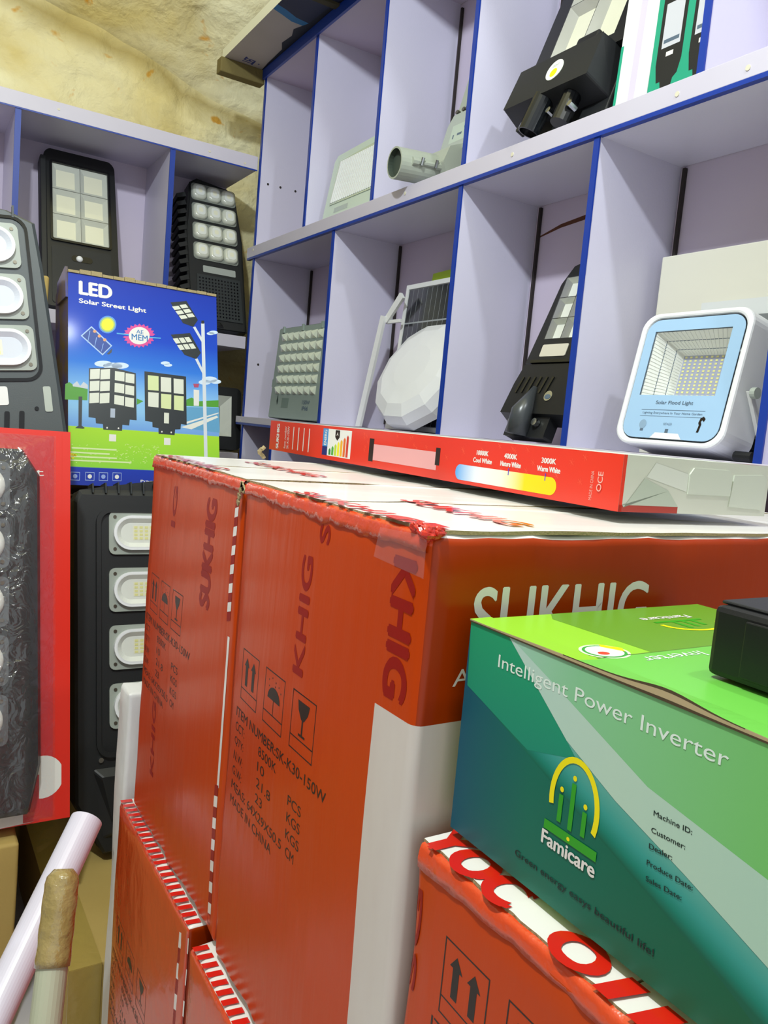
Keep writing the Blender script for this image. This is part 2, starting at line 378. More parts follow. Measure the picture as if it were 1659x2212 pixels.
part(MB().box(.866, .996, 2.03, 2.055, 1.112, 1.1195, M('raw_wood_dark', '#3c3722', .85)), 'wood_batten', cor, bevel=.001)
part(MB().box(.85, 1.0, 2.56, 2.60, 1.075, 1.120, M('raw_wood', '#6e6236', .85, bump=(60, .5))), 'wood_batten', cor, bevel=.003)

# ------------------------------------------------------------------ left-hand shelving (faces -Y)
sl = thing('display_shelving', 'lower lilac pigeonhole shelving with blue dividers on the back wall', 'shelving', (0, 2.6, FLOOR))
LX0, LX1, LY = -1.6, .994, 2.56
part(MB().box(LX0, LX1, 2.845, 2.855, FLOOR, .83, lilac_bounce), 'back_panel', sl)
for z0, z1 in ((.804, .846), (.222, .262), (-.165, -.13), (-.62, -.59)):
    part(MB().box(LX0, LX1, LY+.008, 2.845, z0, z1-.001, lilac), 'shelf_board', sl)
    part(MB().box(LX0, LX1, LY-.004, LY+.008, z0, z1, bandm), 'front_band', sl, bevel=.001)
for xd in (-1.2, -.75, -.18, .275, .715):
    for z0, z1 in ((.262, .804), (-.13, .222), (-.59, -.165)):
        d = part(MB().box(xd-.006, xd+.006, LY+.002, 2.845, z0, z1, lilac), 'divider', sl)
        e = MB().box(xd-.008, xd+.008, LY-.002, LY+.002, z0, z1, blue_e); e.v = [tuple(V(p)-w2l(sl)) for p in e.v]; e.build('blue_edge', d)
part(MB().box(LX0, LX1, LY-.0045, LY-.003, .800, .804, blue_e), 'blue_trim', sl)
for (x, z) in ((.38, .826), (.95, .815), (.83, .822), (.86, .24), (-.02, .83)):
    part(MB().prism(Fr((x, LY-.004, z)), ell(.004, .003, 10), 0, .001, M('cream_screw_cap', '', .5)), 'screw_cap', sl)

# ------------------------------------------------------------------ lamp pieces
def panel_window(root, F, x0, x1, y0, y1, nx, ny, depth=.012, cell=lens_c, wall=refl_w, name='reflector', gl=True):
    mb = MB(); W = (x1-x0)/nx; Hh = (y1-y0)/ny
    for i in range(nx):
        for j in range(ny):
            a, b = x0+i*W, y0+j*Hh; g = .0008
            out = [(a+g, b+g), (a+W-g, b+g), (a+W-g, b+Hh-g), (a+g, b+Hh-g)]
            q = .17*min(W, Hh); inn = [(a+q, b+q), (a+W-q, b+q), (a+W-q, b+Hh-q), (a+q, b+Hh-q)]
            mb.dish(F, out, inn, -.001, -depth, wall, cell)
    mb.rect(F, x0, x1, y0, y1, wall, -depth-.0006)
    mb.build(name, root)
    if gl: MB().rect(F, x0, x1, y0, y1, glass, .0004).build('cover_glass', root)
def shell(root, F, outline, depth, hole, mat, name='housing', hd=.02, bevel=.003, back=None):
    """housing with a rectangular well: hole=(x0,x1,y0,y1)"""
    mb = MB(); x0, x1, y0, y1 = hole; n = len(outline)
    cx, cy = (x0+x1)/2, (y0+y1)/2
    # inner outline with same count: project each outer point to the hole's edge
    inn = []
    for x, y in outline:
        dx, dy = x-cx, y-cy; k = max(abs(dx)/((x1-x0)/2), abs(dy)/((y1-y0)/2), 1e-6); inn.append((cx+dx/k, cy+dy/k))
    for c in ((x0, y0), (x1, y0), (x1, y1), (x0, y1)):
        i = min(range(n), key=lambda t: (inn[t][0]-c[0])**2+(inn[t][1]-c[1])**2); inn[i] = c
    mb.ring(F, outline, inn, -hd, 0, mat)
    mb.prism(F, outline, -depth, -hd, mat, top=outline)
    if back: mb.prism(F, back, -depth-.02, -depth, mat)
    return mb.build(name, root, bevel=0)
def oval_module(root, F, w, h, plate=plate_g, rim=white_p, floor=lens_w, led=led_y, dome=False, leds=(10, 3)):
    m = MB(); m.prism(F, rrect(w, h, h*.14, 4), 0, .004, plate)
    for sx in (-1, 1):
        for sy in (-1, 1): m.prism(F.at(sx*(w/2-h*.13), sy*(h/2-h*.13)), ell(.0035, .0035, 10), .004, .0055, screwm)
    o = m.build('lens_plate', root)
    d = MB(); w2, h2 = w-h*.18, h*.80
    if dome:
        d.dome(F, rrect(w2, h2, h2*.5, 8), .016, floor, 6, .45, .004)
        d.build('lens', root, smooth=True)
    else:
        d.ring(F, rrect(w2, h2, h2*.5, 8), rrect(w2-.012, h2-.012, (h2-.012)*.5, 8), .004, .012, rim)
        d.dish(F, rrect(w2-.012, h2-.012, (h2-.012)*.5, 8), rrect(w2-.03, h2-.03, (h2-.03)*.5, 8), .012, .0055, floor, floor)
        lw, lh = w2*.62, h2*.42
        d.rect(F, -lw/2, lw/2, -lh/2, lh/2, lens_c, .0058)
        for i in range(leds[0]):
            for j in range(leds[1]):
                a = -lw/2+(i+.5)*lw/leds[0]; b = -lh/2+(j+.5)*lh/leds[1]
                d.rect(F, a-lw/leds[0]*.3, a+lw/leds[0]*.3, b-lh/leds[1]*.3, b+lh/leds[1]*.3, led, .0062)
        d.build('lens', root)
        MB().flat(F, rrect(w2-.008, h2-.008, (h2-.008)*.5, 8), glass, .0123).build('lens_cover', root)

# ---- lamp A : six-panel black street lamp, left shelving
A = thing('street_lamp', 'flat black solar street lamp with six cream LED panels in two columns, left shelving', 'street lamp', (.482, 2.612, .279), 0, R(19.5))
oa = rrect(.226, .545, .02, 5, 0, .2725)
oa = [(x*(1-.05*max(0, (y-.2)/.35)), y - (.022*(x/.113)**2 if y > .4 else 0)) for x, y in oa]
Fa = F0.at(0, 0, .0)
shell(A, Fr((0, -.0, 0)), oa, .05, (-.084, .084, .222, .482), black, hd=.018)
MB().ring(F0, rrect(.182, .274, .008, 4, 0, .352), rrect(.168, .26, .004, 4, 0, .352), 0, .006, blackg).build('window_frame', A)
panel_window(A, F0, -.084, .084, .222, .482, 2, 3)
MB().prism(F0, rrect(.176, .19, .008, 3, 0, .105), 0, .003, blackm).build('driver_cover', A, bevel=.001)
m = MB(); m.prism(F0.at(.0, .165), rrect(.062, .02, .01, 5), .003, .0045, blackg); m.dome(F0.at(-.008, .165), ell(.010, .010, 18), .008, white_p, 5, 1, .0045); m.build('motion_sensor', A, smooth=False)
MB().box(-.118, -.1, -.004, .045, .02, .5, blackm).build('side_fin', A, bevel=.003)

# ---- lamp B : twelve lens black lamp
B = thing('street_lamp', 'black street lamp with twelve round square lenses and finned side, beside the corner', 'street lamp', (.915, 2.60, .280), 0, R(18))
ob = [(-.098, 0), (.10, 0), (.10, .33), (.082, .50), (.055, .525), (-.055, .54), (-.082, .52), (-.104, .34)]
mb = MB(); mb.prism(F0, ob, -.055, -.006, black); mb.prism(F0, [(x*.93, y*.985+.002) for x, y in ob], -.006, 0, blackm); mb.build('housing', B, bevel=.004)
for i in range(15):
    MB().prism(Fr((-.100, .0, .05+i*.03)).turn(.35), [(-.028, -.008), (.004, -.008), (.004, .008), (-.028, .006)], -.085, -.004, blackm).build('cooling_fin', B, bevel=.002)
for r in range(4):
    zz = .485-r*.072; md = MB()
    md.prism(F0.at(-.0, zz), rrect(.158, .062, .012, 4), 0, .004, M('lens_tray', '#7e837c', .4)); tr = md.build('lens_strip', B)
    for c in range(3):
        l = MB(); Fl = F0.at((c-1)*.051, zz)
        l.dome(Fl, rrect(.050, .056, .018, 5), .013, M('clear_lens', '#cfd2c4', .12, coat=.8), 6, .35, .004)
        l.dish(Fl, rrect(.030, .034, .01, 5), rrect(.014, .016, .005, 5), .0172, .0178, lens_w, lens_c); l.build('lens', tr, smooth=True)
m = MB().prism(F0.at(.01, .208), rrect(.115, .024, .003, 3), 0, .001, M('silver_label', '#9ea39f', .4)); m.text(F0.at(.01, .208), 'SOLAR LIGHT', -.03, .03, -.004, .004, slate, .0014); m.build('label_plate', B)
g = MB(); g.prism(F0, [(-.075, .03), (.085, .03), (.082, .185), (-.07, .185)], 0, .004, greyp2)
for i in range(13):
    for j in range(12): g.prism(F0.at(-.062+i*.011, .042+j*.0118), ell(.003, .003, 6), .004, .0055, blackg)
g.build('speckled_cover', B)
g = MB().tube([(.0, .01, -.0), (.0, .035, .05)], .02, blackm, 14); g.build('socket', B)

# ---- lamp C : dark grey lamp with three oval lenses
Cc = thing('street_lamp', 'dark grey street lamp with three wide oval lenses above the red wrapped box', 'street lamp', (.108, 1.655, -.118), 0, R(12), R(-6.5))
oc = [(-.185, 0), (.185, 0), (.182, .12), (.174, .36), (.168, .452), (.12, .474), (.0, .492), (-.12, .474), (-.158, .452), (-.168, .36), (-.182, .12)]
mb = MB(); mb.prism(F0, oc, -.05, -.004, greyp2); mb.prism(F0, oc, -.004, .004, greyp, top=[(x*.96, y*.985+.003) for x, y in oc])
for i in range(9): mb.prism(F0.at(-.128+i*.032, .468), [(-.002, -.012), (.002, -.012), (.004, .012), (0, .012)], .0, .008, greyp2)
mb.build('housing', Cc, bevel=.003)
MB().ring(F0, rrect(.304, .325, .03, 6, -.0, .298), rrect(.292, .313, .025, 6, -.0, .298), .004, .0065, blackg).build('lens_surround', Cc)
for k, zz in enumerate((.40, .30, .20)): oval_module(Cc, F0.at(-.002+.002*k, zz, .0045), .272+.004*k, .088, floor=lens_b, leds=(8, 3))
mm = MB(); mm.prism(F0.at(.02, .108, .004), rrect(.13, .036, .004, 3), 0, .0012, label_w); mm.dome(F0.at(.0, .108, .0052), ell(.012, .012, 18), .008, M('sensor_grey', '#b9bdbb', .3), 5, 1)
Fs = F0.at(.046, .106, .0056); mm.flat(Fs, [(-.008, .0), (-.004, .006), (0, .008), (.004, .006), (.008, .0), (.002, .003), (.001, -.006), (-.001, -.006), (-.002, .003)], ink, .0002); mm.build('sensor_label', Cc)
mm = MB()
for i in range(9): mm.prism(F0.at(-.105+i*.026, .052, .004).turn(-.12), rrect(.009, .052, .003, 3), 0, .0025, blackg)
mm.prism(F0.at(.133, .082, .004), ell(.004, .004, 10), 0, .002, blackg); mm.prism(F0.at(.155, .10, .004), rrect(.014, .05, .003, 3), 0, .0015, greyl); mm.build('cooling_slot', Cc)

# ---- lamp D : tall black lamp, four oval modules
D = thing('street_lamp', 'tall black street lamp with four oval LED modules, between wrapped box and orange cartons', 'street lamp', (.482, 1.50, -.880), 0, R(13.3))
od = [(-.172, .10), (-.12, 0), (.12, 0), (.172, .10), (.175, .70), (.165, .722), (.0, .748), (-.165, .722), (-.175, .70)]
mb = MB(); mb.prism(F0, od, -.06, -.006, blackm); mb.prism(F0, [(x, min(y, .725)) for x, y in od], -.006, .0, blackm, top=[(x*.97, min(y*.985+.004, .712)) for x, y in od]); mb.build('housing', D, bevel=.003)
mb = MB()
for i in range(12): mb.prism(F0.at(-.14+i*.0255, .728, -.01).turn(.03), [(-.0015, -.012), (.0015, -.012), (.0015, .014 - .00006*(i-5.5)**2*4), (-.0015, .014-.00006*(i-5.5)**2*4)], -.03, .014, greyp2)
mb.prism(F0.at(0, .734, -.004), ell(.018, .014, 18), -.02, .006, blackm); mb.build('cooling_rib', D)
MB().ring(F0, rrect(.268, .50, .03, 6, .0, .435), rrect(.25, .482, .022, 6, .0, .435), .0, .007, blackm).build('lens_surround', D)
for k in range(4): oval_module(D, F0.at(.004, .634-k*.1165, .001), .226, .089, leds=(12, 4))
mb = MB().prism(F0, [(-.12, .03), (.12, .03), (.14, .165), (-.14, .165)], 0, .012, blackm, top=[(-.10, .04), (.10, .04), (.125, .15), (-.125, .15)]); mb.prism(F0.at(-.125, .182), ell(.005, .005, 10), 0, .004, chrome); mb.build('driver_cover', D, bevel=.004)

# ---- E : wrapped lamp on a red tray box
E_ = thing('boxed_street_lamp', 'red tray box holding a black lamp under crinkled clear plastic', 'boxed lamp', (.02, 1.372, -.722), 0, R(13.3))
redb = M('red_box_card', '#d8220c', .4, coat=.2); redf = M('red_box_face', '#c5262a', .4)
mb = MB().prism(F0, rrect(.50, .682, .004, 2, 0, .341), -.045, 0, redb)
mb.rect(F0, -.235, .222, .006, .672, redf, .0006)
mb.flat(F0, ell(.034, .036, 28, .206, .075), white_pr, .0012)
mb.flat(F0, [(.245-.12, .0)]+[(.12+.075*math.cos(R(a)), .003+.085*math.sin(R(a))) for a in range(0, 181, 15)], white_pr, .0011)
mb.rect(F0, .175, .2, .003, .08, redf, .0014)
mb.text(F0, 'Light', .12, .205, .595, .612, white_pr, .0013, .01)
mb.rect(F0, .236, .25, 0, .682, redb, .0016)
mb.build('tray_box', E_, bevel=.001)
mb = MB(); oe = [(-.16, .02), (.185, .02), (.202, .10), (.198, .60), (.17, .645), (-.15, .645), (-.17, .60), (-.17, .10)]
mb.prism(F0, oe, .001, .03, M('wrapped_black', '#101214', .45), top=[(x*.96, y*.985+.005) for x, y in oe]); mb.build('lamp_housing', E_, bevel=.003)
for k in range(5): oval_module(E_, F0.at(.016, .575-k*.098, .03), .262, .084, plate=M('wrapped_plate', '#54575a', .4), floor=M('white_dome', '#e6e6e1', .35), dome=True)
mb = MB().prism(F0, [(-.1, .04), (.1, .04), (.12, .12), (-.12, .12)], .03, .04, M('wrapped_black', '#202225')); mb.build('driver_cover', E_, bevel=.003)
mb = MB(); vs, fs = [], []; nu, nv = 60, 84
for j in range(nv+1):
    for i in range(nu+1):
        x = -.235+.46*i/nu; z = .004+.668*j/nv
        ed = min(min((x+.235), (.225-x))/.05, min((z-.004), (.672-z))/.03, 1); ed = max(ed, 0)
        q = noise.noise(V((x*16, z*8, 1)))*.005+noise.noise(V((x*44, z*26, 3)))*.0022
        h = .003+ed*(.044+q + (.007 if (z > .55) else 0)*noise.noise(V((x*24, z*24, 9))))
        vs.append(F0.p(x, z, h))
for j in range(nv):
    for i in range(nu): a = j*(nu+1)+i; fs.append((a, a+1, a+nu+2, a+nu+1))
mb.geo(vs, fs, film); mb.build('plastic_wrap', E_, smooth=True)
_ = tag

# ---- L1 : grey-green flood light with a 7 x 6 lens grid
L1 = thing('flood_light', 'grey square flood light with six rows of small prism lenses', 'flood light', (1.03, 2.225, .000), FACE_W, R(4))
mb = MB().prism(F0, rrect(.355, .288, .006, 3, 0, .144), -.05, -.001, M('flood_side', '#66736e', .4)); mb.prism(F0, rrect(.35, .284, .005, 3, 0, .144), -.001, .002, greyd)
mb.text(F0, '150W', .065, .115, .048, .060, slate, .0026, .02); mb.text(F0, 'IP66', .068, .108, .030, .042, slate, .0026, .02)
mb.rect(F0, -.085, -.035, .035, .065, M('smudge', '#71827b', .5), .0026)
mb.flat(F0, [(-.125, .055), (-.118, .078), (-.112, .055), (-.118, .042)], M('dark_drop', '#33433c', .4), .0028)
mb.build('housing', L1)
prm = M('prism_lens', '#c4cdbe', .12, coat=.6); prh = M('prism_glint', '#e9efe2', .15)
for r in range(6):
    g = MB()
    for c in range(7):
        Fq = F0.at(-.126+c*.042, .258-r*.0335, .002); a, b = .017, .013
        P = [Fq.p(-a, -b), Fq.p(a, -b), Fq.p(a, b), Fq.p(-a, b), Fq.p(-.004, .006, .012), Fq.p(.010, -.006, .010)]
        g.geo(P, [(0, 4, 3), (3, 4, 2), (2, 4, 5), (2, 5, 1)], prm); g.geo(P, [(0, 1, 5, 4)], prh)
    g.build('lens_row', L1)
for x in (-.14, 0, .13): MB().box(x-.006, x+.006, -.006, .0, .272, .292, greyd).build('clip', L1, bevel=.001)
MB().box(-.186, -.177, .0, .02, .10, .125, greyd).build('clip', L1, bevel=.001)

# ---- L2 : round ceiling light, solar panel, lime card, brackets
L2 = thing('ceiling_light', 'round white faceted ceiling light leaning inside the lower shelf', 'ceiling light', (1.045, 1.660, .012), FACE_W, R(25))
n = 12; rr = .150
mb = MB(); out = [(rr*1.16*math.cos(2*math.pi*(i+.5)/n), rr*math.sin(2*math.pi*(i+.5)/n)*1.0+rr*.985) for i in range(n)]
Fd = F0
k1 = [(x*.92, (y-rr)*.92+rr) for x, y in out]
mb.prism(Fd, out, -.035, -.01, white_m); mb.prism(Fd, out, -.01, .012, white_p, top=k1)
k2 = [(x*.72+.0, (y-rr)*.72+rr) for x, y in out]; k3 = [(x*.4, (y-rr)*.4+rr) for x, y in out]
mb.prism(Fd, k1, .012, .024, white_p, top=k2); mb.prism(Fd, k2, .024, .028, white_p, top=k3); mb.build('diffuser', L2)
MB().prism(F0.at(0, rr), ell(.135, .135, 24), -.045, -.035, M('base_pan', '#bfc3c5', .4)).build('base_pan', L2)
def solar_panel(name, label, loc, rz, lean, w, h, frame, nx, ny, roll=0):
    t = thing(name, label, 'solar panel', loc, rz, lean, roll)
    MB().prism(F0, [(-w/2, 0), (w/2, 0), (w/2, h), (-w/2, h)], -.014, -.002, frame).build('backing', t)
    MB().ring(F0, [(-w/2, 0), (w/2, 0), (w/2, h), (-w/2, h)], [(-w/2+.012, .012), (w/2-.012, .012), (w/2-.012, h-.012), (-w/2+.012, h-.012)], -.002, .003, frame).build('frame', t)
    c = MB(); c.rect(F0, -w/2+.012, w/2-.012, .012, h-.012, M('panel_white_grid', '#9da3a8', .3), .0)
    cw = (w-.024)/nx; ch = (h-.024)/ny
    for i in range(nx):
        for j in range(ny):
            a = -w/2+.012+i*cw; b = .012+j*ch; c.rect(F0, a+.0006, a+cw-.0006, b+.002, b+ch-.002, pv_cell, .0006)
    c.build('solar_cell_sheet', t); return t
solar_panel('solar_panel', 'white framed solar panel behind the round ceiling light', (1.126, 1.66, -.002), FACE_W, R(4.5), .33, .385, white_m, 14, 4)
lc = thing('cardboard_box', 'lime green and brown card box behind the solar panel', 'box', (1.185, 1.62, -.004), FACE_W)
MB().box(-.155, .16, -.012, .014, 0, .378, kraft).build('body', lc, bevel=.001)
MB().prism(F0.at(0, 0, .008), [(-.12, .372), (.17, .372), (.17, .418), (-.115, .41)], -.012, .004, lime_c).build('flap', lc)
br = thing('mounting_bracket', 'white metal bracket arms standing left of the round ceiling light', 'bracket', (1.12, 1.90, -.003))
MB().prism(Fr((0, 0, 0), (0, -1, 0), (0, 0, 1), (-1, 0, 0)), [(-.070, .0), (-.045, 0), (.040, .30), (.020, .305)], 0, .008, white_m).build('arm', br, bevel=.001)
MB().prism(Fr((.008, 0, 0), (0, -1, 0), (0, 0, 1), (-1, 0, 0)), [(.020, .292), (.040, .285), (.112, .345), (.095, .36)], 0, .008, white_m).build('arm', br, bevel=.001)
MB().box(.004, .012, -.10, -.03, .283, .292, white_m).build('cross_bar', br, bevel=.001)

# ---- L3 : black street lamp leaning in third compartment
L3 = thing('street_lamp', 'black street lamp with clear reflector cells leaning behind a blue divider', 'street lamp', (1.035, 1.178, .008), FACE_W, R(19))
o3 = [(-.085, .02), (-.088, .10), (-.062, .17), (-.048, .30), (-.030, .352), (-.012, .365), (.10, .365), (.115, .34), (.125, .17), (.10, .02)]
shell(L3, F0, [(-.062, .17), (-.052, .26), (-.045, .33), (-.025, .368), (.0, .375), (.06, .375), (.095, .36), (.11, .33), (.118, .26), (.125, .17), (.125, .155), (-.064, .155)], .035, (-.036, .10, .208, .345), black, hd=.016)
panel_window(L3, F0, -.036, .10, .208, .345, 3, 3, .014, cell=lens_w, wall=refl)
mb = MB().prism(F0, [(-.088, .035), (.13, .035), (.128, .10), (.122, .155), (-.062, .155), (-.075, .11)], -.035, .006, black, top=[(-.078, .045), (.12, .045), (.12, .10), (.115, .150), (-.056, .150), (-.068, .108)]); mb.build('driver_housing', L3, bevel=.003)
mb = MB()
for i in range(6): mb.prism(F0.at(-.048+i*.017, .105, .006).turn(-.25), rrect(.005, .036, .002, 3), 0, .002, blackg)
mb.build('cooling_slot', L3)
mb = MB().prism(F0.at(.006, .182), rrect(.072, .026, .003, 3), 0, .0012, M('beige_label', '#d8d2c2', .45)); mb.flat(F0.at(-.012, .182), ell(.005, .005, 14), M('red_dot', '#c8313d', .4), .0016); mb.rect(F0.at(.008, .182), -.007, .007, -.005, .006, slate, .0016); mb.text(F0.at(.006, .182), 'REMOTE CONTROL', -.03, .03, .0085, .0115, slate, .0016); mb.build('label_plate', L3)
MB().prism(F0.at(.01, .155), [(-.05, -.003), (.1, -.003), (.1, .003), (-.05, .003)], 0, .009, blackg).build('ledge', L3)
mb = MB().tube([(-.005, -.006, -.0), (-.002, -.014, .045), (.0, -.006, .10)], [.022, .022, .005], M('socket_grey', '#3f4346', .3), 20, hollow=0)
mb.build('pole_socket', L3, smooth=True)
mb = MB().prism(F0.at(0, .03), [(-.055, -.03), (.06, -.03), (.06, .02), (-.055, .02)], -.03, -.004, blackm); mb.build('socket_base', L3, bevel=.004)
for x in (-.036, .033): MB().prism(F0.at(x, .028), ell(.0075, .0075, 8), -.002, .008, chrome).build('bolt', L3)
mb = MB().prism(F0.at(.045, .082, .006), ell(.0105, .0105, 20), 0, .0015, chrome); mb.prism(F0.at(.045, .080, .0075), ell(.008, .005, 16), 0, .0005, slate); mb.build('round_sticker', L3)

# ---- L4 : white and blue solar flood light
L4 = thing('flood_light', 'white square solar flood light with pale blue face and tiled reflector', 'flood light', (1.022, .825, .010), FACE_W, R(11.5), 0); L4.scale = (1, 1, .93)
mb = MB(); ow = rrect(.205, .236, .03, 7, 0, .118); om = rrect(.176, .207, .022, 7, 0, .118)
mb.ring(F0, ow, [(x*.9, (y-.118)*.92+.118) for x, y in ow], -.058, .004, white_p); mb.prism(F0, ow, -.068, -.058, white_p); mb.build('housing', L4, bevel=.004)
Ff = F0.at(0, 0, .001)
mb = MB(); nn = len(om); hx0, hx1, hy0, hy1 = -.073, .069, .088, .203
fl = rrect(.18, .212, .024, 7, 0, .118); cx, cy = (hx0+hx1)/2, (hy0+hy1)/2; inn = []
for x, y in fl:
    dx, dy = x-cx, y-cy; k = max(abs(dx)/((hx1-hx0)/2), abs(dy)/((hy1-hy0)/2)); inn.append((cx+dx/k, cy+dy/k))
for c in ((hx0, hy0), (hx1, hy0), (hx1, hy1), (hx0, hy1)):
    i = min(range(len(inn)), key=lambda t: (inn[t][0]-c[0])**2+(inn[t][1]-c[1])**2); inn[i] = c
mb.ring(Ff, fl, inn, 0, .001, skyblue)
T = Ff.at(0, 0, .0014)
mb.text(T, 'Solar Flood Light', -.035, .035, .070, .078, slate, 0, .01); mb.rect(T, -.06, .06, .0615, .0622, slate, 0); mb.text(T, 'Lighting Everywhere In Your Home Garden', -.056, .056, .0535, .0585, slate, 0)
mb.rect(T, -.06, .06, .0505, .0510, slate, 0)
mb.flat(T, ell(.007, .008, 16, -.05, .036), M('pale_print', '#8aa6bf', .4), 0); mb.rect(T, -.053, -.047, .024, .028, slate, 0); mb.text(T, '(((o)))', -.010, .006, .035, .040, slate, 0); mb.rect(T, -.004, .002, .022, .029, slate, 0)
mb.flat(T, [(.053, .026), (.055, .038), (.053, .042), (.055, .050), (.060, .053), (.064, .049), (.062, .044), (.059, .047), (.057, .044), (.059, .040), (.057, .026)], ink, 0)
mb.flat(T, [(-.03, .012), (.03, .012), (.022, .022), (-.022, .022)], white_p, .0004); mb.build('blue_face', L4)
rf = MB(); lv = [(0, 0), (.0008, .001), (.010, .018), (.011, .019), (.020, .034), (.021, .035), (.027, .048)]
for a, b in zip(lv, lv[1:]):
    o1 = [(hx0+a[0], hy0+a[0]*.2), (hx1-a[0], hy0+a[0]*.2), (hx1-a[0], hy1-a[0]), (hx0+a[0], hy1-a[0])]; o2 = [(hx0+b[0], hy0+b[0]*.2), (hx1-b[0], hy0+b[0]*.2), (hx1-b[0], hy1-b[0]), (hx0+b[0], hy1-b[0])]
    rf.dish(F0, o1, o2, -a[1]-.0005, -b[1]-.0005, M('tile_reflector', '#e6e9e4', .25) if b[0]-a[0] > .002 else slate, refl_w, close=False)
e = .027; rf.rect(F0, hx0+e, hx1-e, hy0+e*.2, hy1-e, M('led_board', '#a3aac6', .4), -.0485)
for i in range(9):
    for j in range(13):
        a = hx0+e+(i+.5)*(hx1-hx0-2*e)/9; b = hy0+e*.2+(j+.5)*(hy1-hy0-e*1.2)/13; rf.rect(F0, a-.0022, a+.0022, b-.0017, b+.0017, led_y, -.048)
for k in range(18):
    for (p, q) in (((hx0+.001, hy0+k*.0064), (hx0+.027, hy0+.007+k*.0049)),):
        rf.tube([F0.p(p[0], p[1], -.0005), F0.p(q[0], q[1]*.995, -.046)], .0004, white_m, 4)
for k in range(16): rf.tube([F0.p(hx0+.004+k*.0085, hy1-.001, -.0005), F0.p(hx0+.028+k*.0052, hy1-.027, -.046)], .0004, white_m, 4)
rf.build('reflector', L4); MB().rect(F0, hx0, hx1, hy0, hy1, glass, .0022).build('cover_glass', L4)
kk = MB().prism(Fr((.108, .02, .105), (0, 1, 0), (0, 0, 1), (1, 0, 0)), [(-.008, -.004), (.006, -.008), (.085, -.088), (.072, -.098)], 0, .006, white_m); kk.prism(Fr((.114, .02, .10), (0, 1, 0), (0, 0, 1), (1, 0, 0)), ell(.009, .009, 14), 0, .008, greyl); kk.build('bracket', L4, bevel=.001)
cc_ = thing('cream_carton', 'large plain cream carton filling the back of the right lower shelf', 'carton', (1.165, .84, -.004), FACE_W)
MB().box(-.155, .165, 0, .043, 0, .352, cream_c).build('body', cc_, bevel=.002)
MB().box(-.057, .15, -.003, -.0005, .05, .262, M('white_sheet', '#d5d8d6', .5)).build('paper_sheet', cc_)
solar_panel('solar_panel', 'dark narrow solar panel behind the white flood light near the right frame edge', (1.146, .732, -.003), FACE_W, R(1), .10, .232, M('thin_alu', '#8c9296', .3, metal=.5), 3, 8)
pg = thing('power_plug', 'small black plug behind the foot of the white flood light', 'plug', (1.06, .715, -.004)); MB().tube([(0, .01, .008), (0, -.018, .008)], .008, black, 12).build('body', pg, smooth=False)

# ---- small flood light in the dark compartment (left shelving)
SF = thing('flood_light', 'small black flood light glimpsed in the dark low compartment by the corner', 'flood light', (.915, 2.60, -.122), 0, R(9))
shell(SF, F0, rrect(.21, .215, .02, 5, 0, .1075), .04, (-.07, .07, .045, .185), black, hd=.02)
q = MB(); q.dish(F0, [(-.07, .045), (.07, .045), (.07, .185), (-.07, .185)], [(-.045, .06), (.035, .06), (.035, .15), (-.045, .15)], 0, -.018, refl_w, refl); q.build('reflector', SF)
MB().rect(F0, -.07, .07, .045, .185, glass, .0004).build('cover_glass', SF)

# ---- U2 : pale ribbed flood light
U2 = thing('flood_light', 'pale green-white flood light with diagonal ribbed lens on the upper shelf', 'flood light', (1.03, 1.955, .568), FACE_W, R(9))
ou = [(-.165, 0), (.165, 0), (.165, .190), (.155, .20), (-.150, .193), (-.165, .178)]
mb = MB().prism(F0, ou, -.045, 0, M('pale_green_housing', '#c2d2c6', .35)); mb.build('housing', U2, bevel=.003)
mb = MB(); mb.prism(F0, [(-.135, .045), (.14, .045), (.14, .18), (-.130, .172)], 0, .002, M('pale_lens', '#b9c8b4', .25, coat=.5)); mb.build('lens', U2)
for i in range(24):
    x = -.128+i*.0112
    MB().prism(F0.at(0, 0, .002), [(x, .050), (x+.005, .050), (x+.016, .168), (x+.011, .168)], 0, .0025, white_p).build('lens_rib', U2)
m = MB(); m.rect(F0, -.10, -.02, .018, .032, M('grey_sticker', '#a9b5b3', .4), .001); m.build('label_plate', U2)
MB().prism(Fr((.06, .03, .20)), [(-.008, 0), (.012, 0), (.05, .16), (.03, .16)], -.006, 0, white_m).build('bracket_arm', U2)

# ---- U3 : light grey street lamp with pipe socket
U3 = thing('street_lamp', 'light grey street lamp with open pipe socket pointing out of the upper shelf', 'street lamp', (1.09, 1.60, .560))
mb = MB().tube([(-.135, .012, .042), (-.01, .006, .050)], [.035, .035], greyl2, 28, hollow=.004, inner=M('socket_inside', '#3f4a40', .6)); mb.build('pipe_socket', U3, smooth=False)
mb = MB()
mb.tube([(-.105, -.025, .044), (-.035, -.031, .048)], .006, greyl2, 8); mb.tube([(-.110, -.024, .044), (-.095, -.025, .045)], .009, greyl2, 8); mb.tube([(-.05, -.03, .047), (-.036, -.031, .048)], .009, greyl2, 8); mb.build('clamp', U3)
MB().tube([(-.088, -.036, .054), (-.088, -.030, .038)], .004, chrome, 8).build('bolt', U3); MB().tube([(-.052, -.040, .056), (-.052, -.034, .040)], .004, chrome, 8).build('bolt', U3)
mb = MB(); Fh = Fr((.01, -.035, .055), (1, 0, 0), (0, 0, 1), (0, -1, 0)).turn(R(-10))
mb.prism(Fh, [(.05*math.cos(R(a))*1.05, .052*math.sin(R(a))) for a in (20, 60, 100, 145, 190, 235, 280, 325)], -.055, .015, greyl2); mb.prism(Fh, ell(.046, .046, 24), -.06, -.05, greyl); mb.build('hinge_housing', U3, bevel=.003)
mb = MB(); Fb = Fr((.005, -.03, .095), (0, -1, 0), (.22, 0, .975), (-.975, 0, .22))
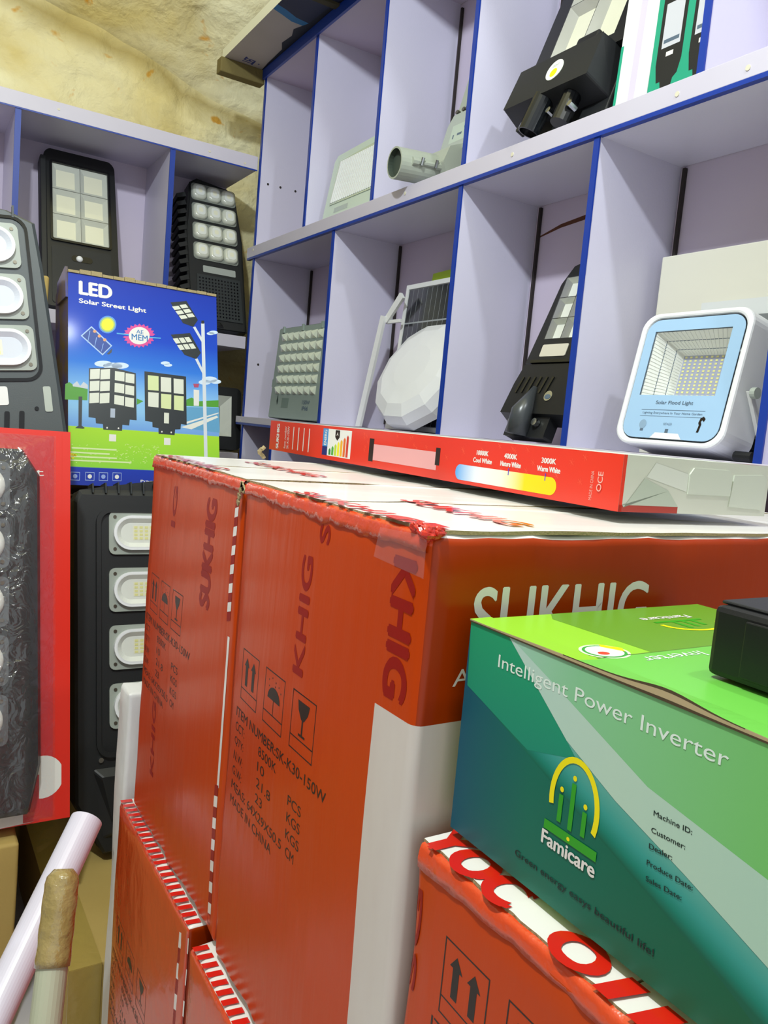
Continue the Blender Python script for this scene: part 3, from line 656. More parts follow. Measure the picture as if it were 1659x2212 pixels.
mb.prism(Fb, [(-.075, 0), (.12, 0), (.12, .10), (-.055, .10), (-.07, .075)], -.03, 0, greyl); mb.prism(Fb, [(-.052, .10), (.12, .10), (.12, .40), (-.015, .40), (-.035, .37)], -.03, -.006, greyl2); mb.build('housing', U3, bevel=.004)
mb = MB(); mb.rect(Fb, -.045, .035, .025, .070, M('pale_green_label', '#b9c7b8', .4), .0006); mb.flat(Fb, ell(.006, .007, 10, .01, .058), M('green_drop', '#1d8a5c', .4), .001); mb.rect(Fb, -.035, -.03, .035, .045, slate, .001); mb.rect(Fb, -.018, .0, .04, .046, slate, .001); mb.build('label_plate', U3)
for x in (-.045, -.02, -.005): MB().prism(Fb.at(x, .106), ell(.006, .005, 8), -.006, .002, screwm).build('screw', U3)

# ---- U4 : big black street lamp on upper shelf
U4 = thing('street_lamp', 'large black street lamp with round yellow sticker leaning on the upper shelf', 'street lamp', (1.012, 1.165, .575), FACE_W, R(20))
shell(U4, F0, [(-.128, .155), (-.122, .42), (-.10, .47), (-.05, .485), (.05, .485), (.10, .47), (.115, .42), (.118, .155), (.118, .14), (-.128, .14)], .035, (-.088, .085, .165, .43), black, hd=.02)
panel_window(U4, F0, -.088, .085, .165, .43, 2, 2, .018, cell=lens_c, wall=M('lens_wall', '#b5b5aa', .25))
mb = MB().prism(F0, [(-.138, .052), (.102, .052), (.102, .145), (-.125, .145)], -.03, .03, blackm, top=[(-.128, .058), (.095, .058), (.098, .140), (-.118, .140)]); mb.build('driver_housing', U4, bevel=.004)
MB().box(-.0, .055, -.012, .001, .150, .180, black).build('lens_tab', U4, bevel=.004)
mb = MB().prism(F0.at(-.045, .158), rrect(.1, .028, .002, 3), .001, .004, M('pale_label', '#c9d2cc', .4)); mb.flat(F0.at(-.025, .158, .004), ell(.006, .008, 10), M('green_drop', '#1d8a5c'), .0006); mb.flat(F0.at(-.055, .158, .004), ell(.012, .006, 12), M('lavender_print', '#b7bcd8', .4), .0006); mb.build('label_plate', U4)
mb = MB().prism(F0.at(-.005, .102, .03), ell(.021, .021, 28), 0, .001, M('sticker_white', '#e8eee0', .4)); mb.flat(F0.at(-.005, .096, .031), ell(.009, .009, 18), yellow_p, .0004); mb.text(F0.at(-.005, .109, .031), 'LIGHT', -.008, .008, 0, .005, slate, .0004); mb.build('round_sticker', U4)
mb = MB().tube([(-.045, -.008, -.002), (-.03, -.012, .066)], .021, M('socket_black_gloss', '#15181b', .15), 20, hollow=.003); mb.tube([(.03, .0, .0), (.035, .0, .06)], .018, blackg, 16); mb.build('pole_socket', U4, smooth=False)
for x, z in ((-.075, .012), (-.002, .03), (.055, .025)): MB().prism(F0.at(x, z), ell(.006, .006, 8), -.004, .014, chrome if x > -.05 else blackm).build('bolt', U4)
mb = MB().prism(F0.at(-.034, .022, .014), ell(.0065, .009, 14), 0, .0008, label_w); mb.build('oval_sticker', U4)
MB().box(-.095, .105, .03, .05, .01, .10, blackm).build('mount_plate', U4, bevel=.003)

wb = thing('product_box', 'tall white product box with lilac stripe beside the large black lamp', 'box', (1.045, 1.005, .567), FACE_W, R(3))
mb = MB().box(-.036, .037, 0, .12, 0, .40, white_m); mb.rect(F0, -.004, .010, 0, .4, M('lilac_stripe', '#cfc6e2', .5)); mb.rect(F0, -.036, -.030, 0, .12, M('teal_print', '#1f9f7d', .4), .0006); mb.build('body', wb, bevel=.001)
gb = thing('product_box', 'green product box printed with two black lamps on the upper shelf', 'box', (1.042, .906, .564), FACE_W, R(2))
teal = M('teal_print', '#1f9f7d', .4)
mb = MB().box(-.058, .058, 0, .11, 0, .25, teal); mb.rect(F0, -.058, .058, .205, .25, M('navy_print2', '#2a2f63', .4))
mb.flat(F0, ell(.005, .006, 14, -.018, .178), white_pr)
for cx_, cw_ in ((-.022, .050), (.040, .046)):
    mb.rect(F0, cx_-cw_/2, cx_+cw_/2, .060, .165, blackm, .0005); mb.rect(F0, cx_-cw_*.36, cx_+cw_*.36, .085, .155, M('print_lens', '#c9cbd2', .4), .0007)
    mb.rect(F0, cx_-cw_*.30, cx_+cw_*.3, .092, .098, slate, .0009); mb.rect(F0, cx_-.007, cx_+.007, .070, .077, white_pr, .0007)
    mb.flat(F0, [(cx_-cw_*.5, .060), (cx_-cw_*.4, .032), (cx_-cw_*.25, .032), (cx_-cw_*.2, .020), (cx_+cw_*.2, .020), (cx_+cw_*.25, .032), (cx_+cw_*.4, .038), (cx_+cw_*.5, .060)], blackm, .0005)
mb.build('body', gb, bevel=.001)

# ------------------------------------------------------------------ blue street light box
LB = thing('product_box', 'blue product box for a solar street light, printed with lamps on a pole', 'box', (.4965, 1.825, -.185), 0, R(14))
BW, BH = .348, .487
skym = grad_mat('box_sky_print', [(0, '#0f2fa0'), (.085, '#0f34ac'), (.0851, '#8fd23a'), (.27, '#a8d92e'), (.2701, '#6f9fe0'), (.36, '#8cc0e8'), (.43, '#8cc4f0'), (.58, '#2f79dc'), (.72, '#1146c4'), (1, '#1233a8')], lo=0, hi=BH, rough=.5, coat=.08)
def LP(x, y):
    yt = 110+.153*(x-90); yb = 2140+.02*(x-155); v = (y-yt)/(yb-yt); xl = 85+65*(y-110)/2030; xr = 1592+50*(y-340)/1890
    return ((x-xl)/(xr-xl)-.5)*BW, (1-v)*BH
body = MB().box(-BW/2, BW/2, 0, .16, 0, BH, M('box_blue_side', '#15268a', .35, coat=.4, var=(14, .12, '#5a4a2a'))); body.rect(F0, -BW/2, BW/2, 0, BH, skym, .0003)
def P(pts, mat, h=.0008): body.flat(F0, [LP(*p) for p in pts], mat, h)
def PT(t, x0, y0, x1, y1, mat, bold=0, h=.0012):
    a = LP(x0, y1 if False else y0); a0 = LP(x0, y0); a1 = LP(x1, y0+.12*(x1-x0)); b = LP(x0, y1)
    body.text(F0, t, a0[0], a1[0], b[1], a0[1], mat, h, bold)
PT('LED', 195, 205, 497, 328, white_pr, .045); PT('Solar Street Light', 195, 372, 845, 428, white_pr, .03)
cloudm = M('cloud_print', '#cfe2f5', .4); bush = M('bush_print', '#4f9a2c', .4); lamp_k = M('printed_black', '#20282a', .35, coat=.3); lampw = M('printed_lens', '#dcdfd0', .35, coat=.3); lampw2 = M('printed_lens_yellow', '#d5e0a6', .35, coat=.3)
def E_px(cx, cy, rx, ry, mat, h=.0008, n=26): P([(cx+rx*math.cos(2*math.pi*i/n), cy+ry*math.sin(2*math.pi*i/n)) for i in range(n)], mat, h)
for r_, c_ in ((85, '#4f8ddd'), (72, '#a8c470'), (58, '#e6e320')): E_px(470, 622, r_, r_, M('sun_%d' % r_, c_, .4), .0008+.0001*(90-r_)/10)
P([(220, 735), (318, 640), (520, 825), (430, 920)], M('print_frame', '#a9c6ec', .4), .001); P([(236, 735), (318, 655), (505, 828), (430, 905)], M('print_cells', '#27489c', .4), .0012)
for a_ in (0, 1, 2): P([(300+65*a_, 690+60*a_), (308+65*a_, 684+60*a_), (370-20+65*a_-60, 800+40*a_), (345+65*a_-60, 806+40*a_)], M('cell_line', '#8fb4ee', .4), .0014)
for a_, b_ in ((350, 690), (395, 735), (447, 770)): E_px(a_, b_, 17, 15, M('orange_birds', '#e0a070', .4), .0016, 8)
P([(470, 905), (520, 850), (515, 890), (490, 910)], lamp_k, .0009)
st = [];  
for i in range(44):
    a = 2*math.pi*i/44; rx, ry = ((163, 117) if i % 2 else (138, 98)); st.append((782+rx*math.cos(a), 725+ry*math.sin(a)))
P(st, M('pink_starburst', '#d63f94', .35), .001)
P([(560, 700), (680, 710), (680, 722), (560, 712)], M('cyan_line', '#4ea9e0', .4), .0014); P([(885, 735), (1000, 742), (1000, 752), (885, 747)], M('cyan_line', '#4ea9e0', .4), .0014)
E_px(782, 725, 104, 84, white_pr, .0014); P([(620, 712), (680, 714), (680, 732), (620, 730)], skym, .0013); P([(884, 724), (950, 728), (950, 746), (884, 742)], skym, .0013)
PT('AE', 752, 665, 822, 702, M('logo_blue', '#1c6fae', .4), .008, .0018); PT('MEM', 706, 706, 866, 762, M('logo_blue', '#1c6fae', .4), .012, .0018)
for cx, cy, s_ in ((440, 1000, 1), (600, 1015, 1), (530, 1020, 1.1), (1050, 985, .55), (1080, 1005, .5), (1560, 690, .6), (1530, 700, .5), (1520, 1140, 1), (1470, 1165, .8), (1590, 1160, .7)): E_px(cx, cy, 85*s_, 30*s_, cloudm, .0007, 16)
P([(95, 1200), (130, 1180), (180, 1215), (300, 1245), (300, 1350), (95, 1345)], bush); P([(770, 1325), (835, 1350), (770, 1385)], bush)
P([(160, 1205), (200, 1170), (230, 1215), (260, 1175), (300, 1205), (300, 1240), (165, 1220)], M('house_print', '#c6ccd4', .4), .001)
P([(1275, 1330), (1330, 1310), (1400, 1345), (1500, 1340), (1620, 1335), (1620, 1400), (1275, 1390)], bush); P([(1275, 1400), (1625, 1405), (1635, 1640), (1275, 1600)], M('water_print', '#5f9fc8', .4), .0007)
P([(1220, 1590), (1600, 1480), (1620, 1495), (1330, 1610)], M('quay_print', '#e2e2d8', .4), .001)
P([(1275, 1540), (1620, 1450), (1620, 1460), (1275, 1560)], white_pr, .0011)
P([(1350, 1235), (1410, 1240), (1408, 1390), (1352, 1388)], white_pr, .001); P([(1345, 1180), (1410, 1180), (1400, 1215), (1355, 1215)], M('red_tower', '#b0486a', .4), .001)
P([(218, 1315), (252, 1315), (255, 1590), (285, 1610), (270, 1618), (195, 1612), (225, 1590)], lamp_k, .001)
# the two pictured lamps
P([(305, 1045), (530, 1035), (755, 1085), (772, 1530), (705, 1525), (700, 1580), (635, 1575), (632, 1632), (455, 1622), (450, 1570), (385, 1565), (380, 1515), (315, 1508)], lamp_k, .0012)
for j, y in enumerate((1055, 1168, 1282)):
    for (xa, xb, dy) in ((318, 408, -5), (415, 505, -8), (552, 645, 12), (655, 742, 30)): P([(xa, y+(0 if xa < 500 else dy)), (xb, y-6+(0 if xa < 500 else dy+18)), (xb, y+88+(0 if xa < 500 else dy+12)), (xa, y+95+(0 if xa < 500 else dy-8))], lampw, .0016)
P([(518, 1422), (562, 1424), (562, 1510), (518, 1508)], M('print_label', '#aab4c6', .4), .0016)
for x, y in ((490, 1605), (598, 1608), (1025, 1635), (1120, 1640)): E_px(x, y, 8, 9, white_pr, .0018, 8)
P([(840, 1065), (1268, 1112), (1280, 1570), (1220, 1560), (1215, 1610), (1160, 1612), (1155, 1665), (992, 1655), (990, 1600), (930, 1592), (928, 1545), (855, 1535)], lamp_k, .0012)
for (xa, xb) in ((875, 983), (1005, 1112), (1138, 1242)):
    o_ = (xa-875)*.11
    P([(xa, 1102+o_), (xb, 1112+o_), (xb+3, 1250+o_), (xa+3, 1242+o_)], lampw2 if xa < 1000 else lampw, .0016); P([(xa+6, 1262+o_), (xb+4, 1270+o_), (xb+4, 1408+o_), (xa+8, 1398+o_)], lampw2 if xa > 1000 else lampw, .0016)
P([(1045, 1455), (1095, 1458), (1095, 1558), (1045, 1555)], lampw, .0016)
for x0 in (512, 1048): P([(x0, 1665+(x0-512)*.05), (x0+66, 1668+(x0-512)*.05), (x0+66, 1732+(x0-512)*.05), (x0, 1730+(x0-512)*.05)], white_pr, .001)
# pole and its two heads
P([(1425, 600), (1462, 600), (1505, 1900), (1468, 1900)], M('print_pole', '#d5dbe2', .35), .0012); P([(1428, 575), (1458, 575), (1460, 605), (1428, 605)], lamp_k, .0013)
for (a, b) in (((1345, 640), (1440, 770)), ((1370, 945), (1450, 1070))): P([(a[0]-8, a[1]), (a[0]+18, a[1]-8), (b[0]+12, b[1]), (b[0]-8, b[1]+12)], M('print_pole', ''), .0013)
P([(1095, 400), (1265, 385), (1390, 570), (1340, 635), (1230, 600)], lamp_k, .0015)
P([(1102, 712), (1305, 695), (1425, 885), (1375, 945), (1250, 905)], lamp_k, .0015)
for i in range(3):
    for j in range(2):
        x, y = 1112+j*78+i*36, 440-j*15+i*44; P([(x, y), (x+68, y-8), (x+96, y+24), (x+28, y+34)], lampw, .0018)
for i in range(2):
    for j in range(3):
        x, y = 1125+j*60+i*44, 750-j*6+i*62; P([(x, y), (x+50, y-5), (x+84, y+42), (x+34, y+48)], lampw, .0018)
for (x, y, L_) in ((170, 1790, 415), (160, 1830, 360), (160, 1868, 430), (160, 1905, 570)): P([(x, y), (x+L_, y+14), (x+L_, y+28), (x, y+14)], M('pale_line', '#d5e6a6', .4), .001)
rnd = random.Random(3)
for i in range(150):
    x, y = rnd.uniform(160, 1040), rnd.uniform(1750, 1935)
    if x < 600 and y < 1925 and rnd.random() < .6: continue
    a = rnd.uniform(0, 3.1); L_ = rnd.uniform(8, 30); P([(x, y), (x+L_*math.cos(a), y+L_*.6*math.sin(a)), (x+L_*math.cos(a)+4, y+L_*.6*math.sin(a)+5), (x+3, y+6)], M('grass_light', '#cfe88a', .4), .0009)
for i in range(5): E_px(170+rnd.uniform(0, 80), 1880+rnd.uniform(-30, 50), 14, 12, yellow_p, .001, 8)
for k, x in enumerate((168, 300, 425, 552)):
    body.ring(F0, [LP(x, 2020), LP(x+84, 2022), LP(x+84, 2100), LP(x, 2098)], [LP(x+5, 2026), LP(x+79, 2028), LP(x+79, 2094), LP(x+5, 2092)], .0006, .0010, M('icon_line', '#8fa3dc', .4))
    E_px(x+42, 2060, 20, 20, white_pr if k in (1, 3) else M('icon_line', ''), .001, 14)
PT('Private street lights', 822, 2085, 1330, 2112, white_pr, .02)
body.build('body', LB, bevel=.001)
fl = MB()
for i in range(14):
    x = -BW/2+i*BW/14; hh = .004+.010*abs(noise.noise(V((i*.7, 0, 0)))); fl.box(x, x+BW/14-.001, -.003+.002*noise.noise(V((i, 3, 0))), .012, BH-.002, BH+hh, kraft_e)
fl.build('torn_top_edge', LB)
MB().prism(Fr((-BW/2+.001, .06, BH-.03), (0, 1, 0), (0, 0, 1), (-1, 0, 0)), [(-.06, -.03), (.06, -.01), (.05, .04), (-.05, .045)], 0, .006, M('box_blue_side', '')).build('side_flap', LB)

# ------------------------------------------------------------------ worn cartons
def axis_pts(a, b, r, step):
    n = max(2, int((b-a-2*r)/step)); return [a, a+r*.3, a+r*.65] + [a+r+(b-a-2*r)*i/n for i in range(n+1)] + [b-r*.65, b-r*.3, b]
def carton_body(x0, x1, y0, y1, z0, z1, mats, r=.008, bulge=.004, seed=0, dent=1.0, step=.02):
    """mats: dict side -> material; returns (mesh builder, warp function)"""
    lo, hi = V((x0, y0, z0)), V((x1, y1, z1)); c = (lo+hi)/2; hs = (hi-lo)/2
    def warp(p):
        q = V(p); rr = r*(1+dent*.8*noise.noise(V((p.x*9+seed, p.y*9, p.z*9))))
        a = V([max(lo[i]+rr, min(hi[i]-rr, q[i])) for i in range(3)]); d = q-a
        outside = max(abs(d.x), abs(d.y), abs(d.z))
        if d.length > 1e-9: q = a + d.normalized()*min(outside, rr*1.0 + max(0, outside-rr))
        t = V([(q[i]-c[i])/hs[i] for i in range(3)])
        b = bulge*(1-min(1, abs(t.y))**2)*(1-min(1, abs(t.z))**2)
        q.x += b*t.x*abs(t.x)
        k = noise.noise(V((p.x*6+seed, p.y*6, p.z*6)))*.0016*dent
        edge = max(0, (abs(t.z)-.93)/.07)+.4*max(0, (min(abs(t.y), abs(t.x))-.95)/.05)
        k2 = noise.noise(V((p.x*38, p.y*38+seed, p.z*38)))*.0045*edge*dent
        n_ = V((t.x**9, t.y**9, t.z**9)); n_ = n_.normalized() if n_.length > 1e-9 else n_
        return q + n_*(k+k2)
    mb = MB(); X, Y, Z = axis_pts(x0, x1, r, step), axis_pts(y0, y1, r, step), axis_pts(z0, z1, r, step)
    def grid(A, B, f, mt):
        vs = [f(a, b) for b in B for a in A]; n = len(A)
        for j in range(len(B)-1):
            for i in range(n-1): mb.face([vs[j*n+i], vs[j*n+i+1], vs[(j+1)*n+i+1], vs[(j+1)*n+i]], mt((A[i]+A[i+1])/2, (B[j]+B[j+1])/2) if callable(mt) else mt)
    grid(Y, Z, lambda a, b: (x0, a, b), mats['-x']); grid(Y, Z, lambda a, b: (x1, a, b), mats['+x'])
    grid(X, Z, lambda a, b: (a, y0, b), mats['-y']); grid(X, Z, lambda a, b: (a, y1, b), mats['+y'])
    grid(X, Y, lambda a, b: (a, b, z1), mats['+z']); grid(X, Y, lambda a, b: (a, b, z0), mats['-z'])
    return mb, warp
def icons(mb, F, x, ytop, w=.044, h=.051, pitch=.0605):
    t = .0011
    for k in range(3):
        G = F.at(x+k*pitch, ytop)
        for (a, b, c, d) in ((0, w, -t, 0), (0, w, -h, -h+t), (0, t, -h, 0), (w-t, w, -h, 0), (0, w, -h*.78, -h*.78+t)): mb.rect(G, a, b, c, d, ink)
        if k == 0:
            for cx in (w*.30, w*.70): mb.rect(G, cx-.0032, cx+.0032, -h*.68, -h*.28, ink); mb.flat(G, [(cx-.0065, -h*.30), (cx+.0065, -h*.30), (cx, -h*.13)], ink)
        elif k == 1:
            mb.flat(G, [(w/2+.014*math.cos(R(a)), -h*.50+.012*math.sin(R(a))) for a in range(0, 181, 20)], ink); mb.rect(G, w/2-.0006, w/2+.0006, -h*.76, -h*.45, ink)
            for i, (a, b) in enumerate(((-.013, -.16), (-.006, -.10), (.002, -.14), (.009, -.18), (.014, -.26), (.001, -.22), (-.012, -.27))): mb.rect(G, w/2+a, w/2+a+.0015, h*b-.0015, h*b, ink)
        else:
            mb.flat(G, [(w*.25, -h*.12), (w*.75, -h*.12), (w*.70, -h*.28), (w*.56, -h*.42), (w*.44, -h*.42), (w*.30, -h*.28)], ink); mb.rect(G, w*.47, w*.53, -h*.66, -h*.40, ink); mb.rect(G, w*.36, w*.64, -h*.70, -h*.66, ink)
def carton_text(mb, F, x, y):
    rows = [('ITEM NUMBER:SK-K30-150W',), ('CCT:', '8500K'), ('QTY:', '10', 'PCS'), ('N.W:', '21.8', 'KGS'), ('G.W:', '23', 'KGS'), ('MEAS: 64X29X50.5 CM',), ('MADE IN CHINA',)]
    for i, rw in enumerate(rows):
        yy = y-i*.0152
        if i == 0: mb.text(F, rw[0], x, x+.200, yy-.0095, yy, ink, .0005, .008)
        elif i == 5: mb.text(F, 'MEAS: 64X29X50.5', x, x+.128, yy-.009, yy, ink); mb.text(F, 'CM', x+.137, x+.153, yy-.009, yy, ink)
        elif i == 6: mb.text(F, rw[0], x, x+.108, yy-.009, yy, ink)
        else:
            mb.text(F, rw[0], x, x+.026, yy-.009, yy, ink); mb.text(F, rw[1], x+.065, x+.065+.0085*len(rw[1]), yy-.009, yy, ink)
            if len(rw) > 2: mb.text(F, rw[2], x+.135, x+.161, yy-.009, yy, ink)
def flaps(root, mbname, x0, x1, y0, y1, z, o, seed, split=True):
    """white top flap sheets with torn wavy kraft rims"""
    nx = 40
    for (a, b, zz) in (((y0+.003), (y0+y1)/2-.001, z+.0005), ((y0+y1)/2+.001, y1-.003, z+.001)):
        mb = MB(); top, bot = [], []
        P_ = []
        for i in range(nx+1): P_.append((x0+.003+(x1-x0-.006)*i/nx, a+.002*noise.noise(V((i*.5, seed, 0)))))
        for i in range(10): P_.append((x1-.003, a+(b-a)*(i+1)/11))
        for i in range(nx, -1, -1): P_.append((x0+.003+(x1-x0-.006)*i/nx, b))
        for i in range(24, 0, -1): P_.append((x0+.003+.0014*noise.noise(V((i*.7, seed+3, 0))), a+(b-a)*i/25))
        n = len(P_); lift = lambda x, y: .0004+.0018*max(0, noise.noise(V((x*14, y*14, seed))))
        vt = [V((x, y, zz+.0014+lift(x, y)))-o for x, y in P_]; vb = [V((x, y, zz+lift(x, y)*.5-.001))-o for x, y in P_]
        mb.geo(vt+vb, [tuple(range(n)), tuple(range(2*n-1, n-1, -1))], white_top); mb.geo(vt+vb, [(i, (i+1) % n, n+(i+1) % n, n+i) for i in range(n)], kraft_e)
        fo = mb.build('top_flap', root)
def carton(label, x0, x1, y0, y1, z0, z1, seed, prints, side_white=None, group='orange shipping cartons', top=True, bulge=.004, edge=True, topprint=None, wrap=False):
    o = V((x0, y0, z0)); t = thing('shipping_carton', label, 'carton', tuple(o), group=group)
    redx = red_wrap if wrap else red_face
    def mx(a, b):
        if side_white and a < y0+side_white[0] and b < side_white[1]: return white_wd
        return red_edge if b > z1-.011-.004*noise.noise(V((a*20, seed, 0))) else redx
    def my(a, b):
        if side_white and b < side_white[1]: return white_wd
        return red_shaded
    mb, warp = carton_body(x0, x1, y0, y1, z0, z1, {'-x': mx, '+x': red_shaded, '-y': my, '+y': red_shaded, '+z': white_top, '-z': white_top}, bulge=bulge, seed=seed)
    FX = Fr((x0, y1, z1), (0, -1, 0), (0, 0, 1), (-1, 0, 0)); FY = Fr((x0, y0, z1), (1, 0, 0), (0, 0, 1), (0, -1, 0)); FT = Fr((x0, y1, z1), (0, -1, 0), (1, 0, 0), (0, 0, 1))
    prints(mb, FX, FY, FT)
    mb.warp(warp); mb.v = [tuple(V(p)-o) for p in mb.v]; b = mb.build('body', t, smooth=True, weld=True)
    if edge and top:
        q = MB(); rows = []; N = 90
        for i in range(N+1):
            y = y0+.004+(y1-y0-.008)*i/N; nz_ = lambda f, k: noise.noise(V((y*f, seed+k, 0)))
            dz = .0095+.0045*nz_(22, 1)+.002*nz_(70, 2)
            rows.append([V((x0+.0045, y, z1+.0012)), V((x0+.0008, y, z1+.0004+.0008*nz_(60, 3))), V((x0-.0006-.0012*nz_(90, 4), y, z1-.0025)), V((x0-.0012-.0014*nz_(75, 5), y, z1-.0035-dz*.45)), V((x0-.0012-bulge*.10-.0008*nz_(110, 6), y, z1-.003-dz)), V((x0+.0012, y, z1-.0035-dz))])
        for i in range(N):
            for k in range(5): q.face([rows[i][k]-o, rows[i+1][k]-o, rows[i+1][k+1]-o, rows[i][k+1]-o], red_edge)
        q.build('folded_edge', t, smooth=True, weld=True)
    if top: flaps(t, 'top_flap', x0, x1, y0, y1, z1, o, seed)
    if topprint:
        Q = Multi(); topprint(Q, Fr((x0, y1, z1+.0040), (0, -1, 0), (1, 0, 0), (0, 0, 1)), Fr((x0, y0, z1+.0040), (1, 0, 0), (0, 1, 0), (0, 0, 1)))
        for q in Q.l:
            q.v = [tuple(V(p)-o) for p in q.v]; q.build('printed_tape', t)
    return t
class Multi:
    def __init__(s): s.l = [MB()]
    def next(s): s.l.append(MB())
    def text(s, *a, **k): s.l[-1].text(*a, **k)
    def flat(s, *a, **k): s.l[-1].flat(*a, **k)
def stripes(mb, F, x, y0, y1, w, n, h=.001):
    for i in range(n):
        a = y0+(y1-y0)*i/n; b = y0+(y1-y0)*(i+1)/n; mb.flat(F, [(x, a), (x+w, a+.3*w), (x+w, b+.3*w), (x, b)], tape_w if i % 2 else tape_r, h)
MZ1, MZ0 = -.066, -.566
def pr_main(mb, FX, FY, FT):                       # face width .325: x=0 is far edge, x=.325 the near corner
    icons(mb, FX, .028, -.160); carton_text(mb, FX, .020, -.222)
    G = FX.at(.154, -.146).turn(R(90)); mb.text(G, 'KHIG', 0, .100, -.009, .010, tape_r, .0006, .04)
    G = FX.at(.295, -.018).turn(R(-90)); mb.text(G, 'KHIG', .004, .100, -.012, .015, tape_r, .0006, .05)
    G = FX.at(.178, -.030).turn(R(90)); mb.text(G, 'S', 0, .014, -.009, .008, tape_r, .0006, .04)
    FYs = FY; mb.text(FYs, 'SUKHIG', .040, .215, -.078, -.036, white_pr, .0006, .012); mb.text(FYs, 'AUTO LIGHTING', .028, .20, -.104, -.092, white_pr, .0006)
def tp_main(q, FT, FN):
    q.text(FT.turn(0), 'SUKHIG', .11, .29, -.0005, .018, tape_rb, 0, .05)
    q.next(); q.text(FT, 'SUKHIG', .15, .30, .085, .11, tape_rb, 0, .05); q.next(); q.flat(FT, [(.262, .0), (.28, .0), (.284, .012), (.268, .016)], tape_rb, .001); q.flat(FT, [(.292, .0), (.315, .0), (.318, .018), (.298, .02)], tape_rb, .001)
main = carton('large orange-red carton with readable item number and white lower corner, front of the stack', .295, .935, .409, .733, MZ0, MZ1, 1.3, pr_main, (.043, -.203), topprint=tp_main)
def pr_left(mb, FX, FY, FT):
    icons(mb, FX, .035, -.155, .040, .050, .052); carton_text(mb, FX, .018, -.214)
    G = FX.at(.245, -.150).turn(R(90)); mb.text(G, 'SUKHIG', 0, .12, -.02, .01, tape_r, .0006, .05)
    stripes(mb, FX, .317, -.150, -.020, .009, 13); stripes(mb, FX, .317, -.49, -.33, .009, 13); mb.rect(FX, .322, .327, -.33, -.165, tape_w)
    G = FX.at(.085, -.42).turn(R(90)); mb.text(G, 'KHIG', 0, .10, -.009, .008, tape_r, .0006, .04); G = FX.at(.115, -.08).turn(R(90)); mb.text(G, 'IG', 0, .05, -.008, .008, tape_r, .0006, .04)
def tp_left(q, FT, FN):
    q.text(FT, 'SUKHIG', .03, .24, .0, .022, tape_rb, 0, .05); q.next(); q.text(FT, 'SUKHIG', .08, .28, .10, .125, tape_rb, 0, .05)
left = carton('taped orange-red carton with creased glossy face, left of the large front carton', .300, .935, .745, 1.085, MZ0, MZ1, 5.1, pr_left, None, topprint=tp_left, bulge=.006)
def pr_none(mb, FX, FY, FT): pass
def pr_low(mb, FX, FY, FT):
    stripes(mb, FX, .30, -.4, -.02, .03, 20); icons(mb, FX, .035, -.16); carton_text(mb, FX, .018, -.22)
def tp_low(q, FT, FN):
    for i in range(22): q.flat(FT, [(.01+i*.0145, .0), (.018+i*.0145, .0), (.020+i*.0145, .016), (.012+i*.0145, .016)], tape_rb, -.0018)
cl = carton('wrapped orange-red carton at floor level under the creased left carton', .286, .91, .787, 1.115, FLOOR, -.5715, 9.7, pr_low, None, top=False, wrap=True, topprint=tp_low)
cm = carton('orange-red carton at floor level under the large front carton, striped tape on its edge', .280, .91, .437, .765, FLOOR, -.5725, 12.2, pr_low, None, top=False, wrap=True, topprint=tp_low)
def pr_right(mb, FX, FY, FT):
    icons(mb, FX, .040, -.042); carton_text(mb, FX, .034, -.100)
    G = FX.at(.168, -.078).turn(R(90)); mb.text(G, 'IG', 0, .062, -.012, .013, tape_r, .0006, .05); G = FX.at(.006, -.1).turn(R(90)); mb.text(G, 'SG', 0, .07, -.006, .005, tape_r, .0006, .04)
def tp_right(q, FT, FN):
    q.text(FT, 'YOC', .004, .085, -.001, .030, tape_rb, .0, .06); q.next()
    for i in range(5): q.flat(FT, [(.155+i*.022, 0), (.166+i*.022, .0), (.172+i*.022, .024), (.160+i*.022, .024)], tape_rb, 0)
    q.next(); q.text(FT, 'O', .118, .150, -.001, .026, tape_rb, .0, .06)
rc = carton('orange-red carton under the green inverter box, printed upward arrows and umbrella', .300, .93, .075, .400, -.77, -.2705, 21.4, pr_right, None, topprint=tp_right)
lowr = carton('orange-red carton on the floor below the carton that carries the green box', .31, .93, .07, .395, FLOOR, -.7785, 25, pr_none, None)
def tape_piece(root, pts, mat, name='packing_tape'):
    o = w2l(root); q = MB(); q.face([V(p)-o for p in pts], mat); return q.build(name, root)
clear = glass_mat('clear_tape', .07, .05)
kn = MB()
for (cx_k, cy_k, cz_k, r_k) in ((.2965, .4165, -.0655, .0075), (.2975, .430, -.0640, .0055), (.302, .4125, -.0640, .005)):
    vs, fs = [], []; nn1, nn2 = 14, 9
    for j in range(nn2+1):
        for i in range(nn1):
            a, b = 2*math.pi*i/nn1, math.pi*j/nn2; d = V((math.sin(b)*math.cos(a), math.sin(b)*math.sin(a), math.cos(b)*.7)); vs.append(V((cx_k, cy_k, cz_k)) + d*r_k*(1+.45*noise.noise(d*2.2+V((cy_k*90, 0, 0)))) - w2l(main))
    for j in range(nn2):
        for i in range(nn1): fs.append((j*nn1+i, j*nn1+(i+1) % nn1, (j+1)*nn1+(i+1) % nn1, (j+1)*nn1+i))
    kn = MB(); kn.geo(vs, fs, M('crumpled_red_tape', '#c22a1c', .2, coat=.6, bump=(150, .5))); kn.build('crumpled_tape', main, smooth=False)
tape_piece(main, [(.2925, .470, -.070), (.2925, .412, -.067), (.2922, .411, -.095), (.2922, .475, -.092)], clear)
scrap = MB()
for k in range(5):
    a = R(60*k); scrap.tube([(.004*math.cos(a), .004*math.sin(a), .003*k), (.004*math.cos(a+1), .004*math.sin(a+1), .003*k+.004)], .0028, kraft_e, 7)
so = scrap.build('cardboard_scrap', smooth=False); so.location = (.44, 1.04, -.0575); tag(so, 'tiny curl of torn cardboard on top of the left carton', 'scrap')
